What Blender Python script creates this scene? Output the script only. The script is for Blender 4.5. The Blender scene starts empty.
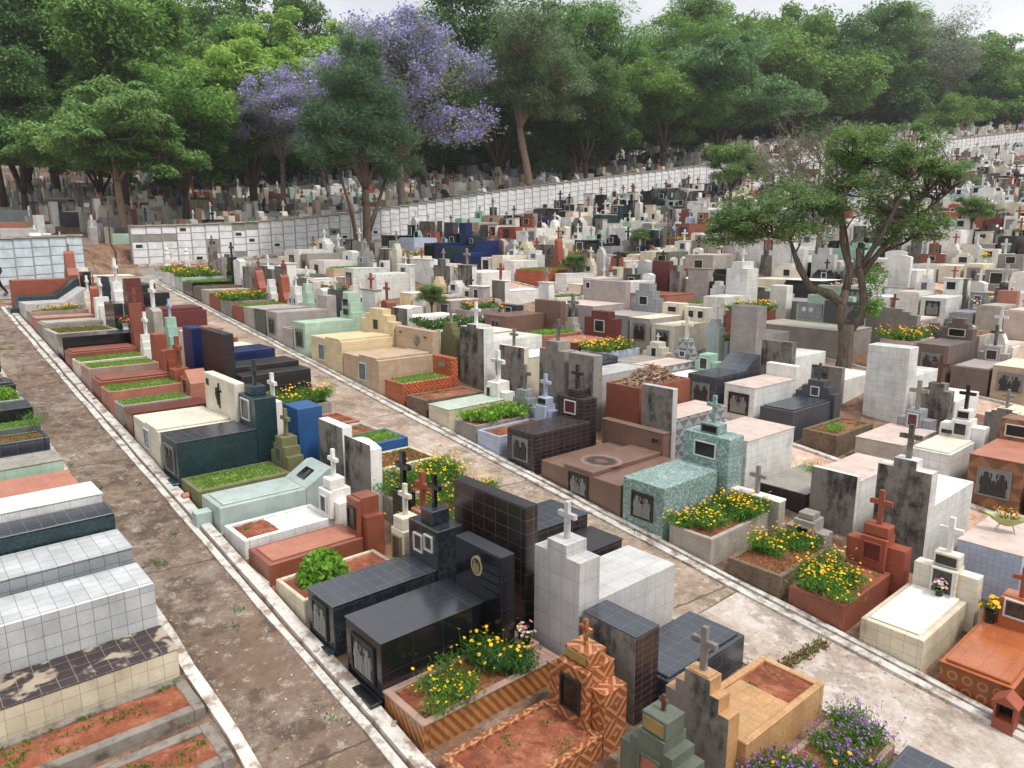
import bpy, math, random
import numpy as np
from mathutils import Vector, Matrix
sc = bpy.context.scene
COL = sc.collection
rnd = random.Random(11)
R = math.radians

# ------------------------------------------------------------------ terrain
WALL = [(-30, 40.5), (4.75, 41.6), (8.7, 42.8), (11.6, 46.4), (24.4, 47.0), (40.5, 48.1), (51.4, 47.0), (63.9, 45.1), (89.2, 38.6), (117.2, 32.9), (150, 27)]
WX = [p[0] for p in WALL]; WY = [p[1] for p in WALL]
def wall_y(X): return float(np.interp(X, WX, WY))
def ext(X): return 0.75 * math.log1p(math.exp(min((X - 20) / 5.0, 60)))
def sstep(a, b, x):
    t = min(1, max(0, (x - a) / (b - a))); return t * t * (3 - 2 * t)
def g(X, Y):
    return 0.115 * Y - 0.15 + ext(X) + 0.9 * sstep(0.1, 2.2, Y - wall_y(X))

# ------------------------------------------------------------------ materials
def lin(h):
    h = h.lstrip('#'); c = [int(h[i:i + 2], 16) / 255 for i in (0, 2, 4)]
    return tuple((x / 12.92 if x <= .04045 else ((x + .055) / 1.055) ** 2.4) for x in c) + (1,)
def alb(h):
    c = lin(h); k = .76 + .34 * (c[0] + c[1] + c[2]) / 3; return (c[0] * k, c[1] * k, c[2] * k, 1)
MATS = {}
class NT:
    def __init__(s, name):
        s.m = bpy.data.materials.new(name); s.m.use_nodes = True
        s.t = s.m.node_tree; s.t.nodes.clear()
        s.out = s.n('ShaderNodeOutputMaterial')
    def n(s, ty, **kw):
        nd = s.t.nodes.new(ty)
        for k, v in kw.items(): setattr(nd, k, v)
        return nd
    def l(s, a, b): s.t.links.new(a, b)
    def put(s, sock, v):
        if hasattr(v, 'is_linked') or hasattr(v, 'links'): s.l(v, sock)
        else: sock.default_value = v
    def math(s, op, a, b=0.0, c=None, clamp=False):
        nd = s.n('ShaderNodeMath', operation=op, use_clamp=clamp)
        s.put(nd.inputs[0], a); s.put(nd.inputs[1], b)
        if c is not None: s.put(nd.inputs[2], c)
        return nd.outputs[0]
    def mix(s, f, a, b, blend='MIX'):
        nd = s.n('ShaderNodeMix', data_type='RGBA', blend_type=blend)
        s.put(nd.inputs[0], f); s.put(nd.inputs[6], a); s.put(nd.inputs[7], b)
        return nd.outputs[2]
    def noise(s, vec, scale, detail=3, rough=.55):
        nd = s.n('ShaderNodeTexNoise'); nd.inputs['Scale'].default_value = scale
        nd.inputs['Detail'].default_value = detail; nd.inputs['Roughness'].default_value = rough
        if vec is not None: s.l(vec, nd.inputs['Vector'])
        return nd.outputs[0]
    def ramp(s, f, stops):
        nd = s.n('ShaderNodeValToRGB'); e = nd.color_ramp.elements
        e[0].position, e[0].color = stops[0]; e[1].position, e[1].color = stops[-1]
        for p, c in stops[1:-1]:
            x = e.new(p); x.color = c
        s.l(f, nd.inputs[0]); return nd.outputs[0]
    def step(s, f, a, b):
        nd = s.n('ShaderNodeMapRange', interpolation_type='SMOOTHSTEP')
        s.put(nd.inputs[0], f); nd.inputs[1].default_value = a; nd.inputs[2].default_value = b
        return nd.outputs[0]
    def bsdf(s, col, rough=.6, bump=None, spec=.5, bstr=.3, bd=.01):
        p = s.n('ShaderNodeBsdfPrincipled'); s.put(p.inputs['Base Color'], col); s.put(p.inputs['Roughness'], rough)
        p.inputs['Specular IOR Level'].default_value = spec
        if bump is not None:
            b = s.n('ShaderNodeBump'); b.inputs['Strength'].default_value = bstr; b.inputs['Distance'].default_value = bd
            s.l(bump, b.inputs['Height']); s.l(b.outputs[0], p.inputs['Normal'])
        s.l(p.outputs[0], s.out.inputs[0]); return p
    def objvec(s):
        tc = s.n('ShaderNodeTexCoord'); oi = s.n('ShaderNodeObjectInfo')
        v = s.n('ShaderNodeVectorMath', operation='ADD'); s.l(tc.outputs['Object'], v.inputs[0])
        k = s.n('ShaderNodeVectorMath', operation='SCALE'); k.inputs[0].default_value = (37, 23, 11); s.l(oi.outputs['Random'], k.inputs['Scale'])
        s.l(k.outputs[0], v.inputs[1]); return v.outputs[0], oi.outputs['Random'], tc.outputs['UV']

def tile(key, c1, c2=None, grout=None, tw=.2, th=.2, rough=.35, speck=0., sc_=70, spc=None, grime=.35, off=0., pat=None, gs=.004, streak=1., gdark='3b342d', g0=.5, spec=.5):
    """tiled or plain stone / plaster with speckle, stains running down and dirt blotches"""
    t = NT(key); ov, rn, uv = t.objvec()
    A = alb(c1); B = alb(c2 or c1); col = A; gf = None
    if grout:
        br = t.n('ShaderNodeTexBrick'); br.offset = off; br.squash = 1
        t.l(uv, br.inputs['Vector']); br.inputs['Scale'].default_value = 1
        br.inputs['Color1'].default_value = A; br.inputs['Color2'].default_value = B; br.inputs['Mortar'].default_value = lin(grout)
        br.inputs['Mortar Size'].default_value = gs; br.inputs['Mortar Smooth'].default_value = .3
        br.inputs['Brick Width'].default_value = tw; br.inputs['Row Height'].default_value = th
        col = br.outputs[0]; gf = br.outputs[1]
    if pat in ('chev', 'ring', 'zig', 'diag', 'bar'):
        sp = t.n('ShaderNodeSeparateXYZ'); t.l(uv, sp.inputs[0])
        u = t.math('DIVIDE', sp.outputs[0], tw); v = t.math('DIVIDE', sp.outputs[1], th)
        fu = t.math('FRACT', u); fv = t.math('FRACT', v)
        if pat == 'ring':
            d = t.math('SQRT', t.math('ADD', t.math('POWER', t.math('SUBTRACT', fu, .5), 2.), t.math('POWER', t.math('SUBTRACT', fv, .5), 2.)))
            f = t.math('MULTIPLY', t.step(d, .2, .25), t.math('SUBTRACT', 1., t.step(d, .33, .38)))
            f = t.math('MULTIPLY', f, .7)
        else:
            ck = t.math('MODULO', t.math('ADD', t.math('FLOOR', u), t.math('FLOOR', v)), 2.)
            ck = t.math('ABSOLUTE', ck)
            fl = t.math('ABSOLUTE', t.math('SUBTRACT', fu, ck))
            f = t.step(t.math('FRACT', t.math('MULTIPLY', t.math('ADD', fl, fv), 1.5)), .6, .64) if pat == 'bar' else t.step(t.math('ADD', fl, fv), .97, 1.03) if pat != 'diag' else t.step(t.math('FRACT', t.math('DIVIDE', t.math('ADD', sp.outputs[0], t.math('MULTIPLY', sp.outputs[1], .75)), .13)), .44, .56)
        col = t.mix(f, A, B)
        if grout: col = t.mix(t.math('MULTIPLY', gf, .6), col, lin(grout))
    elif pat == 'mosaic':
        vo = t.n('ShaderNodeTexVoronoi'); t.l(ov, vo.inputs['Vector']); vo.inputs['Scale'].default_value = sc_
        sx = t.n('ShaderNodeSeparateColor'); t.l(vo.outputs['Color'], sx.inputs[0])
        cc = t.ramp(sx.outputs[0], [(0., lin(spc)), (.35, A), (.7, A), (1., B)])
        col = t.mix(t.math('MULTIPLY', gf, .5), cc, lin(grout)) if grout else cc
    elif pat == 'vein':
        nz = t.noise(ov, 5, 6, .7)
        f = t.math('SUBTRACT', 1., t.step(t.math('ABSOLUTE', t.math('SUBTRACT', nz, .5)), .0, .06))
        col = t.mix(t.math('MULTIPLY', f, .5), col, lin(spc))
    if speck:
        nz = t.noise(ov, sc_, 2, .6)
        col = t.mix(t.math('MULTIPLY', t.step(nz, .5, .62), speck), col, lin(spc or '3a3a3a'))
    # per object shade drift of the glaze and broad uneven patches
    big = t.noise(ov, 2.2, 4, .6)
    col = t.mix(.55, col, t.mix(1., col, t.ramp(big, [(.3, (.62, .6, .58, 1)), (.7, (1.1, 1.1, 1.1, 1))]), 'MULTIPLY'))
    if grime:
        mp = t.n('ShaderNodeMapping'); mp.inputs['Scale'].default_value = (2.6, 2.6, .7); t.l(ov, mp.inputs[0])
        s1 = t.noise(mp.outputs[0], 1.2, 8, .62)
        b1 = t.noise(ov, 3.4, 5, .7)
        f = t.math('ADD', t.math('MULTIPLY', s1, .6 * streak), t.math('MULTIPLY', b1, 1 - .6 * streak))
        f = t.math('MULTIPLY', t.step(f, g0, g0 + .18), grime)
        col = t.mix(f, col, lin(gdark))
        f2 = t.math('MULTIPLY', t.step(t.noise(ov, 9, 4, .7), .52, .72), grime * .5)
        col = t.mix(f2, col, lin('7a6a58'))
    ro = t.math('ADD', rough, t.math('MULTIPLY', big, .12))
    hb = None
    if gf is not None: hb = t.math('SUBTRACT', 1., gf)
    t.bsdf(col, ro, hb if hb is not None else t.noise(ov, 30, 4), spec, .35, .004)
    MATS[key] = t.m

tile('white_tile', 'dad9d4', 'd2d3d1', 'aaa59d', .24, .17, .3, grime=.3)
tile('whitewash', 'dcdad5', rough=.8, grime=.28)
tile('cream_wash', 'd8cdb8', rough=.8, grime=.3)
tile('grey_tile', 'c3c5c5', 'b4b7b9', '6d5f55', .2, .2, .3, speck=.25, sc_=45, spc='8f979d', grime=.12)
tile('bluegrey_tile', 'a0a3a6', '919599', '54504d', .2, .16, .3, speck=.4, sc_=60, spc='6d757c', grime=.15)
tile('light_granite', 'c6c5c3', 'bdbcba', '8b8885', .25, .36, .3, speck=.45, sc_=55, spc='9a9896', grime=.1)
tile('cream_tile', 'd4c9b2', 'cbbea4', 'a08e74', .2, .2, .4, grime=.3)
tile('ivory', 'd9d2c1', 'd5cdba', 'b5ab98', .3, .12, .45, grime=.12)
tile('beige_stone', 'c2aa90', 'bca287', '9a846d', .3, .15, .45, speck=.2, sc_=80, spc='a38b72', grime=.12)
tile('sand_yellow', 'd9c6a0', 'd3bf97', 'b8a47e', .25, .15, .5, grime=.15)
tile('brown_granite', '84675a', rough=.3, speck=.5, sc_=90, spc='5e463c', grime=.15)
tile('dark_brown_tile', '30262a', '2a2023', '6d5f5b', .2, .1, .22, speck=.3, sc_=50, spc='453638', grime=.08)
tile('brown_wall_tile', '2b2120', '251c1c', '6d5f59', .3, .22, .2, grime=.08, spec=.8)
tile('black_granite', '14161c', '12141a', '33353b', .5, .45, .12, grime=.03, gs=.003, spec=.7)
tile('dark_marble', '262c31', '22282d', '3c4246', .35, .35, .16, pat='vein', spc='394247', grime=.05, gs=.003, spec=.8)
tile('slate_tile', '383d47', '333843', '5c6068', .3, .2, .2, grime=.1, spec=.9)
tile('black_top', '2c2f36', '2a2d33', '44464b', .55, .5, .12, grime=.06, gs=.003, spec=1.)  # black granite lightened for dust and a painted sky reflection on top
tile('purple_black', '2c2729', '282325', '4c4648', .5, .3, .25, speck=.4, sc_=80, spc='463f42', grime=.05)
tile('grey_granite', '55565c', '4d4e54', None, .3, .3, .3, speck=.7, sc_=80, spc='26272b', grime=.1)
tile('navy', '1a2a5c', '17265a', '2b3a6c', .3, .2, .25, grime=.05)
tile('painted_blue', '23568f', rough=.45, grime=.08)
tile('teal_mosaic', '869f9a', 'b9c7c2', '7d9a94', .2, .2, .3, pat='mosaic', sc_=30, spc='4d706b', grime=.08)
tile('green_mosaic', '1f383d', '35555a', None, .2, .2, .25, pat='mosaic', sc_=45, spc='14262a', grime=.05)
tile('aqua', 'acbab5', 'b5c3be', None, rough=.4, speck=.3, sc_=40, spc='8aa39d', grime=.22)
tile('mint_tile', 'b0cab6', 'a8c3ae', '8fa894', .2, .15, .4, grime=.15)
tile('mint_plaster', '9cc0ae', rough=.7, grime=.2)
tile('olive', '7a7850', rough=.8, grime=.45)
tile('terracotta', '96553f', '8b4d38', '744437', .2, .2, .38, grime=.2)
tile('red_paint', 'a2543a', '9a4c34', '80402f', .3, .1, .5, grime=.2)
tile('chevron_tile', '9c5630', 'c08e64', 'a97a56', .22, .22, .28, pat='bar', grime=.2)
tile('stripe_tile', 'a54427', 'c67b54', '8a3a22', .2, .2, .35, pat='bar', grime=.15)
tile('wood_tile', 'b8834f', '965a30', '6a3a1e', .3, .2, .28, pat='diag', grime=.15)
tile('ring_tile', '8f4a24', 'c08a4a', '7a3e20', .2, .2, .25, pat='ring', grime=.1)
tile('orange_gloss', 'b5683f', 'ad6038', '96522f', .28, .28, .14, speck=.25, sc_=40, spc='c47f55', grime=.06)
tile('orange_marble', 'c49a6c', 'b98c5c', '9a7450', .2, .2, .3, speck=.3, sc_=18, spc='d2ab80', grime=.15)
tile('brown_chevron', '9a6a4a', '7d5138', '5f3f2c', .3, .3, .35, pat='zig', grime=.15)
tile('green_cement', '656d60', rough=.7, speck=.4, sc_=20, spc='4b5449', grime=.5)
tile('concrete', '9b958c', rough=.85, speck=.35, sc_=12, spc='77716a', grime=.42)
tile('pale_cement', 'b3ab9f', 'aaa296', '8f887d', .2, .2, .7, grime=.4)
tile('stained_cement', '8b857e', rough=.9, speck=.4, sc_=5, spc='66615b', grime=.97, streak=1.05, gdark='171513', g0=.45)
tile('mossy_brick', '7c6a56', '6b5846', None, rough=.95, speck=.7, sc_=9, spc='5c3a2a', grime=.7)
tile('pink_stone', 'b09284', 'a98a7c', '927668', .3, .2, .45, speck=.2, sc_=60, spc='94766a', grime=.25)
tile('pink_wash', 'c9b6ac', rough=.7, grime=.3)
tile('salmon', 'b87a63', 'b0725c', '96604e', .25, .12, .5, grime=.15)
tile('maroon', '6d332f', '642d2a', '4d2220', .3, .2, .3, speck=.3, sc_=60, spc='824742', grime=.08)
tile('lilac_tile', 'b2a8a4', 'a89e9b', '8f8682', .2, .2, .4, grime=.15)
tile('pale_blue_tile', 'b4bed2', 'aab5ca', '8f98aa', .1, .1, .35, grime=.12)
tile('broken_tile', '3d2f30', '33272a', '8a7c72', .22, .2, .4, speck=.75, sc_=3.5, spc='b8a893', grime=.3)
tile('old_kerb', '8f877c', rough=.95, speck=.5, sc_=7, spc='6d655b', grime=.8, streak=.2, g0=.46)
tile('zigzag', 'a9abac', '77797b', '8f9192', .2, .2, .4, pat='zig', grime=.25)
tile('plum_stone', '7b6a64', '6f5f5a', '5b4d48', .12, .4, .45, speck=.3, sc_=50, spc='574843', grime=.25)
tile('brass', 'b5ab8a', rough=.3, grime=.1)
tile('gold', '9a8752', rough=.35, grime=.25)
tile('bronze', '2b2a29', rough=.38, speck=.4, sc_=30, spc='3f3d39', grime=.15)
tile('pewter', '8b8c8a', rough=.35, speck=.3, sc_=30, spc='6c6d6c', grime=.2)
tile('glass_dark', '14181b', rough=.08, grime=.1)  # dark glass, also laid flat to paint the shade inside niches
tile('portrait', '4a443f', '2a2624', None, rough=.25, speck=.8, sc_=14, spc='1a1716', grime=.2)
tile('red_portrait', '6b2722', rough=.25, speck=.8, sc_=20, spc='201816', grime=.2)
tile('window_blue', '5c7280', rough=.2, speck=.5, sc_=20, spc='2f3c46', grime=.1)
tile('white_frame', 'cfcfcc', rough=.5, grime=.15)
tile('steel', '9a9d9f', rough=.3, grime=.15)
tile('kerb_paint', 'cbc7c0', rough=.9, grime=.92, streak=.1, gdark='7a6858', g0=.46)
tile('black_cloth', '17161a', rough=.9, grime=0)
tile('purple_shoe', '6a5a86', rough=.7, grime=0)
tile('skin', 'a87858', rough=.6, grime=0)
tile('niche_paint', 'c4d0d6', rough=.6, grime=.3)
tile('niche_white', 'dcdddd', rough=.6, grime=.3)
tile('wall_cement', 'a3a5a4', rough=.9, grime=.5)
tile('ceramic_green', 'b3bd7a', rough=.3, grime=.1)
tile('plastic_blue', '4f8fc4', rough=.4, grime=.1)
tile('pale_green_lid', 'b4c2b2', rough=.5, grime=.2)

def ground_mat(key, cols, scale=1., rough=.95, extra=None, cracks=0):
    t = NT(key); tc = t.n('ShaderNodeTexCoord'); v = tc.outputs['Object']
    n1 = t.noise(v, .55 * scale, 6, .65); n2 = t.noise(v, 2.6 * scale, 6, .7); n3 = t.noise(v, 14 * scale, 4, .7)
    f = t.math('ADD', t.math('MULTIPLY', n1, .38), t.math('ADD', t.math('MULTIPLY', n2, .4), t.math('MULTIPLY', n3, .22)))
    n = len(cols); col = t.ramp(f, [(.36 + .28 * i / (n - 1), lin(c)) for i, c in enumerate(cols)])
    if extra:
        ex = t.noise(v, .33 * scale, 5, .6)
        col = t.mix(t.math('MULTIPLY', t.step(ex, .5, .62), .7), col, lin(extra))
    mp = t.n('ShaderNodeMapping'); mp.inputs['Location'].default_value = (9.3, 4.1, 0); t.l(v, mp.inputs[0])
    dk = t.math('MULTIPLY', t.step(t.noise(mp.outputs[0], 1.5 * scale, 8, .75), .5, .6), .65)
    col = t.mix(dk, col, lin(cols[0]))
    pale = t.math('MULTIPLY', t.step(t.noise(mp.outputs[0], 4 * scale, 7, .78), .54, .64), .5)
    col = t.mix(pale, col, lin(cols[-1]))
    sp = t.noise(v, 55, 3, .7)
    col = t.mix(t.math('MULTIPLY', t.step(sp, .56, .66), .35), col, lin(cols[0]))
    if cracks:
        s = t.n('ShaderNodeSeparateXYZ'); t.l(v, s.inputs[0])
        yy = t.math('ADD', t.math('DIVIDE', s.outputs[1], cracks), t.math('MULTIPLY', n2, .03))
        yy = t.math('ADD', yy, t.math('MULTIPLY', s.outputs[0], .02))
        c = t.math('LESS_THAN', t.math('ABSOLUTE', t.math('SUBTRACT', t.math('FRACT', yy), .5)), .0035)
        col = t.mix(t.math('MULTIPLY', c, .75), col, lin('4a3d33'))
    t.bsdf(col, rough, f, .3, .6, .03); MATS[key] = t.m
ground_mat('path_brown', ['40352d', '5a4b3f', '706053', '84766a', 'aca298'], 1.0, extra='6f5a4b', cracks=5.3)
ground_mat('path_pale', ['7d6d60', '9c8e82', 'ada298', 'bbb2aa', 'cbc5bf'], .8, extra='a98d7b', cracks=6.1)
ground_mat('path_mid', ['6b5a4a', '857363', '968677', 'a79a8d', 'bfb6ae'], .9, extra='93745f', cracks=5.4)
ground_mat('path_red', ['94705b', 'b08c76', 'bd9f8b', 'c7b0a0', 'd2c6bd'], .8)
ground_mat('earth', ['4a3a2f', '6a5040', '7c5f4b', '8d7a6a', 'a3968a'], .9, extra='7d5a46')
ground_mat('red_soil', ['5a3223', '743f2b', '834a34', '925b43', 'a5775e'], 1.6)
ground_mat('turf', ['5a6c32', '667e3c', '748e46', '819c50', '9c9c62'], 2.)
ground_mat('road_grey', ['6a6662', '7b7672', '8a8580', '969189', 'a9a49d'], .8)

def leaf_mat(key, cols, trans=.42, rough=.55, drift=.25):
    t = NT(key); ge = t.n('ShaderNodeNewGeometry'); oi = t.n('ShaderNodeObjectInfo'); tc = t.n('ShaderNodeTexCoord')
    n = len(cols); c = t.ramp(ge.outputs['Random Per Island'], [(i / (n - 1), lin(x)) for i, x in enumerate(cols)])
    big = t.noise(tc.outputs['Object'], .35, 2)
    h = t.n('ShaderNodeHueSaturation'); t.l(c, h.inputs['Color'])
    t.l(t.math('ADD', .49, t.math('MULTIPLY', oi.outputs['Random'], .02)), h.inputs['Hue'])
    t.l(t.math('ADD', 1 - drift, t.math('MULTIPLY', big, 2 * drift)), h.inputs['Value'])
    p = t.n('ShaderNodeBsdfPrincipled'); t.l(h.outputs[0], p.inputs['Base Color']); p.inputs['Roughness'].default_value = rough
    p.inputs['Specular IOR Level'].default_value = .3
    tr = t.n('ShaderNodeBsdfTranslucent'); t.l(h.outputs[0], tr.inputs[0])
    mx = t.n('ShaderNodeMixShader'); mx.inputs[0].default_value = trans
    t.l(p.outputs[0], mx.inputs[1]); t.l(tr.outputs[0], mx.inputs[2]); t.l(mx.outputs[0], t.out.inputs[0]); MATS[key] = t.m
leaf_mat('grass', ['5f8032', '6f923e', '80a14a', '9aa95c'])
leaf_mat('dry_grass', ['6d6a34', '83793f', '5f6f30', '9a8a52'])
leaf_mat('herb', ['3a6424', '4d7c2c', '5f8f38', '6f9a45'])
leaf_mat('bush_leaf', ['5f8f2c', '79a83a', '8fb94c', '4a7a2a'])
leaf_mat('dark_herb', ['2f5424', '3d652c', '4c7434', '5a7f3f'])
leaf_mat('yellow_petal', ['d9a514', 'e6b81c', 'e0a010', 'eec62c'], .15)
leaf_mat('orange_petal', ['d98a14', 'e09a1c', 'd07818', 'e0a42c'], .15)
leaf_mat('purple_petal', ['6f3a86', '824a98', '9458a4', 'a46cb2'], .15)
leaf_mat('mixed_petal', ['c9435a', 'd9d2cf', 'c96f86', 'e0dcda'], .15)
leaf_mat('red_petal', ['b8302c', 'c9403a', 'b02a34', 'd0584a'], .15)
leaf_mat('red_weed', ['8a3a3a', 'a04a42', '7a4a36', '96584a'], .2)
leaf_mat('dry_leaf', ['8a6a4a', 'a5876a', 'bfa78f', '6d4f38', 'd0c0ac'], .1)
leaf_mat('leaf_dark', ['42622f', '51723a', '618244', '779254'])
leaf_mat('leaf_mid', ['527631', '64893b', '769b4c', '8cad5c'])
leaf_mat('leaf_compound', ['567a3e', '688c48', '7c9e56', '94b06a'])
leaf_mat('leaf_lime', ['769a3e', '8aac4a', '9dbb58', 'aac868'])
leaf_mat('leaf_blue', ['4a6c42', '587c4c', '698d58', '7e9d68'])
leaf_mat('leaf_olive', ['4f6a48', '5c774f', '6d8558', '848f68'])
leaf_mat('leaf_grey', ['75806c', '868c7a', '979a8c', '8a957a'])
leaf_mat('leaf_near', ['4f6a3a', '617f42', '769352', '8ca464'])
leaf_mat('needle', ['3a5638', '466442', '53724c', '617f58'], .25)
leaf_mat('jacaranda_petal', ['9086c2', '9e95ce', 'aea6d8', 'beb8e2', '9a92bc'], .35)
def bark(key, a, b):
    t = NT(key); ov, rn, uv = t.objvec()
    mp = t.n('ShaderNodeMapping'); mp.inputs['Scale'].default_value = (7, 7, 1.2); t.l(ov, mp.inputs[0])
    n = t.noise(mp.outputs[0], 2.2, 6, .7)
    t.bsdf(t.ramp(n, [(.3, lin(a)), (.7, lin(b))]), .9, n, .2, .8, .05); MATS[key] = t.m
bark('bark', '3a2e26', '6d5c4e'); bark('bark_pale', '6a5646', 'a38d78'); bark('bark_red', '4c3428', '7d5a46'); bark('bark_grey', '3e362f', '7c6f62'); bark('twig', '5a5048', '857a70')

# ------------------------------------------------------------------ mesh builder
class MB:
    def __init__(s): s.v = []; s.f = []; s.mi = []; s.mats = []; s.cur = 0; s.M = None
    def mat(s, key):
        if key not in s.mats: s.mats.append(key)
        s.cur = s.mats.index(key); return s
    def add(s, vs, fs):
        o = len(s.v)
        if s.M is not None: vs = [tuple(s.M @ Vector(p)) for p in vs]
        s.v.extend(vs); s.f.extend([tuple(i + o for i in f) for f in fs]); s.mi.extend([s.cur] * len(fs)); return s
    def box(s, x0, x1, y0, y1, z0, z1, c=0.):
        if c <= 0:
            vs = [(x, y, z) for x in (x0, x1) for y in (y0, y1) for z in (z0, z1)]
            fs = [(0, 1, 3, 2), (4, 6, 7, 5), (0, 4, 5, 1), (2, 3, 7, 6), (0, 2, 6, 4), (1, 5, 7, 3)]
            return s.add(vs, fs)
        vs = []; ix = {}
        X = (x0, x1); Y = (y0, y1); Z = (z0, z1); sg = (1, -1)
        for i in (0, 1):
            for j in (0, 1):
                for k in (0, 1):
                    a = (X[i], Y[j], Z[k]); d = (sg[i] * c, sg[j] * c, sg[k] * c)
                    ix[i, j, k] = len(vs)
                    vs += [(a[0], a[1] + d[1], a[2] + d[2]), (a[0] + d[0], a[1], a[2] + d[2]), (a[0] + d[0], a[1] + d[1], a[2])]
        q = lambda i, j, k, m: ix[i, j, k] + m
        fs = []
        cen = Vector(((x0 + x1) / 2, (y0 + y1) / 2, (z0 + z1) / 2))
        def face(idx):
            p = [Vector(vs[i]) for i in idx]; n = (p[1] - p[0]).cross(p[2] - p[0])
            if n.dot(sum(p, Vector()) / len(p) - cen) < 0: idx = idx[::-1]
            fs.append(tuple(idx))
        for a in (0, 1):
            face([q(a, 0, 0, 0), q(a, 1, 0, 0), q(a, 1, 1, 0), q(a, 0, 1, 0)])
            face([q(0, a, 0, 1), q(1, a, 0, 1), q(1, a, 1, 1), q(0, a, 1, 1)])
            face([q(0, 0, a, 2), q(1, 0, a, 2), q(1, 1, a, 2), q(0, 1, a, 2)])
            for b in (0, 1):
                face([q(a, b, 0, 0), q(a, b, 1, 0), q(a, b, 1, 1), q(a, b, 0, 1)])
                face([q(a, 0, b, 0), q(a, 1, b, 0), q(a, 1, b, 2), q(a, 0, b, 2)])
                face([q(0, a, b, 1), q(1, a, b, 1), q(1, a, b, 2), q(0, a, b, 2)])
                for k in (0, 1): face([q(a, b, k, 0), q(a, b, k, 1), q(a, b, k, 2)])
        return s.add(vs, fs)
    def prism(s, pts, axis, a, b):
        """polygon pts extruded from a to b along axis ('x': pts are (y,z); 'y': (x,z); 'z': (x,y))"""
        ar = sum(pts[i][0] * pts[(i + 1) % len(pts)][1] - pts[(i + 1) % len(pts)][0] * pts[i][1] for i in range(len(pts)))
        if ar < 0: pts = pts[::-1]
        mk = {'x': lambda p, t: (t, p[0], p[1]), 'y': lambda p, t: (p[0], t, p[1]), 'z': lambda p, t: (p[0], p[1], t)}[axis]
        n = len(pts); vs = [mk(p, a) for p in pts] + [mk(p, b) for p in pts]
        lo, hi = tuple(range(n - 1, -1, -1)), tuple(range(n, 2 * n))
        sd = [(i, (i + 1) % n, n + (i + 1) % n, n + i) for i in range(n)]
        fs = [lo, hi] + sd
        if axis == 'y': fs = [f[::-1] for f in fs]
        return s.add(vs, fs)
    def tube(s, pts, rad, n=6, cap=True):
        pts = [Vector(p) for p in pts]; vs = []; fs = []
        for i, p in enumerate(pts):
            d = (pts[min(i + 1, len(pts) - 1)] - pts[max(i - 1, 0)]).normalized()
            u = d.cross(Vector((0.3, 1, .2))); u.normalize(); w = d.cross(u)
            r = rad[i] if hasattr(rad, '__len__') else rad
            for k in range(n):
                a = 2 * math.pi * k / n; vs.append(tuple(p + (u * math.cos(a) + w * math.sin(a)) * r))
        for i in range(len(pts) - 1):
            for k in range(n):
                fs.append((i * n + k, i * n + (k + 1) % n, (i + 1) * n + (k + 1) % n, (i + 1) * n + k))
        if cap:
            fs.append(tuple(range(n - 1, -1, -1))); fs.append(tuple((len(pts) - 1) * n + k for k in range(n)))
        return s.add(vs, fs)
    def lathe(s, prof, n=12, c=(0, 0, 0)):
        vs = []; fs = []
        for r, z in prof:
            for k in range(n):
                a = 2 * math.pi * k / n; vs.append((c[0] + r * math.cos(a), c[1] + r * math.sin(a), c[2] + z))
        for i in range(len(prof) - 1):
            for k in range(n): fs.append((i * n + k, i * n + (k + 1) % n, (i + 1) * n + (k + 1) % n, (i + 1) * n + k))
        fs.append(tuple(range(n - 1, -1, -1))); fs.append(tuple((len(prof) - 1) * n + k for k in range(n)))
        return s.add(vs, fs)
    def mesh(s, name, smooth=False):
        me = bpy.data.meshes.new(name); me.from_pydata(s.v, [], s.f)
        for k in s.mats: me.materials.append(MATS[k])
        if len(s.mats) > 1: me.polygons.foreach_set('material_index', s.mi)
        uvl = me.uv_layers.new(name='UVMap'); n = len(me.loops)
        V = np.array(s.v, dtype=np.float64).reshape(-1, 3)
        li = np.empty(n, np.int32); me.loops.foreach_get('vertex_index', li)
        nr = np.empty(len(me.polygons) * 3); me.polygons.foreach_get('normal', nr); nr = np.abs(nr.reshape(-1, 3))
        tot = np.empty(len(me.polygons), np.int32); me.polygons.foreach_get('loop_total', tot)
        ax = np.repeat(np.argmax(nr, axis=1), tot); co = V[li]
        uv = np.where((ax == 2)[:, None], co[:, [0, 1]], np.where((ax == 0)[:, None], co[:, [1, 2]], co[:, [0, 2]]))
        uvl.data.foreach_set('uv', uv.astype(np.float32).ravel())
        if smooth: me.polygons.foreach_set('use_smooth', [True] * len(me.polygons))
        me.update(); return me
def obj(name, mb, parent=None, loc=None, smooth=False):
    o = bpy.data.objects.new(name, mb.mesh(name, smooth) if isinstance(mb, MB) else mb); COL.objects.link(o)
    if parent is not None: o.parent = parent
    if loc: o.location = loc
    return o
USED = set()
def thing(name, label, cat, loc=(0, 0, 0), rz=0., group=None):
    o = bpy.data.objects.new(name, None); COL.objects.link(o); o.empty_display_size = .2
    o.location = loc; o.rotation_euler = (0, 0, rz); tag(o, label, cat, group); return o
def tag(o, label, cat, group=None):
    if label in USED: print('DUPLABEL', label)
    n = len(label.split())
    if n < 4 or n > 16: print('LABELLEN', n, label)
    USED.add(label); o['label'] = label; o['category'] = cat
    if group: o['group'] = group
def structure(o): o['kind'] = 'structure'; return o

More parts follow.
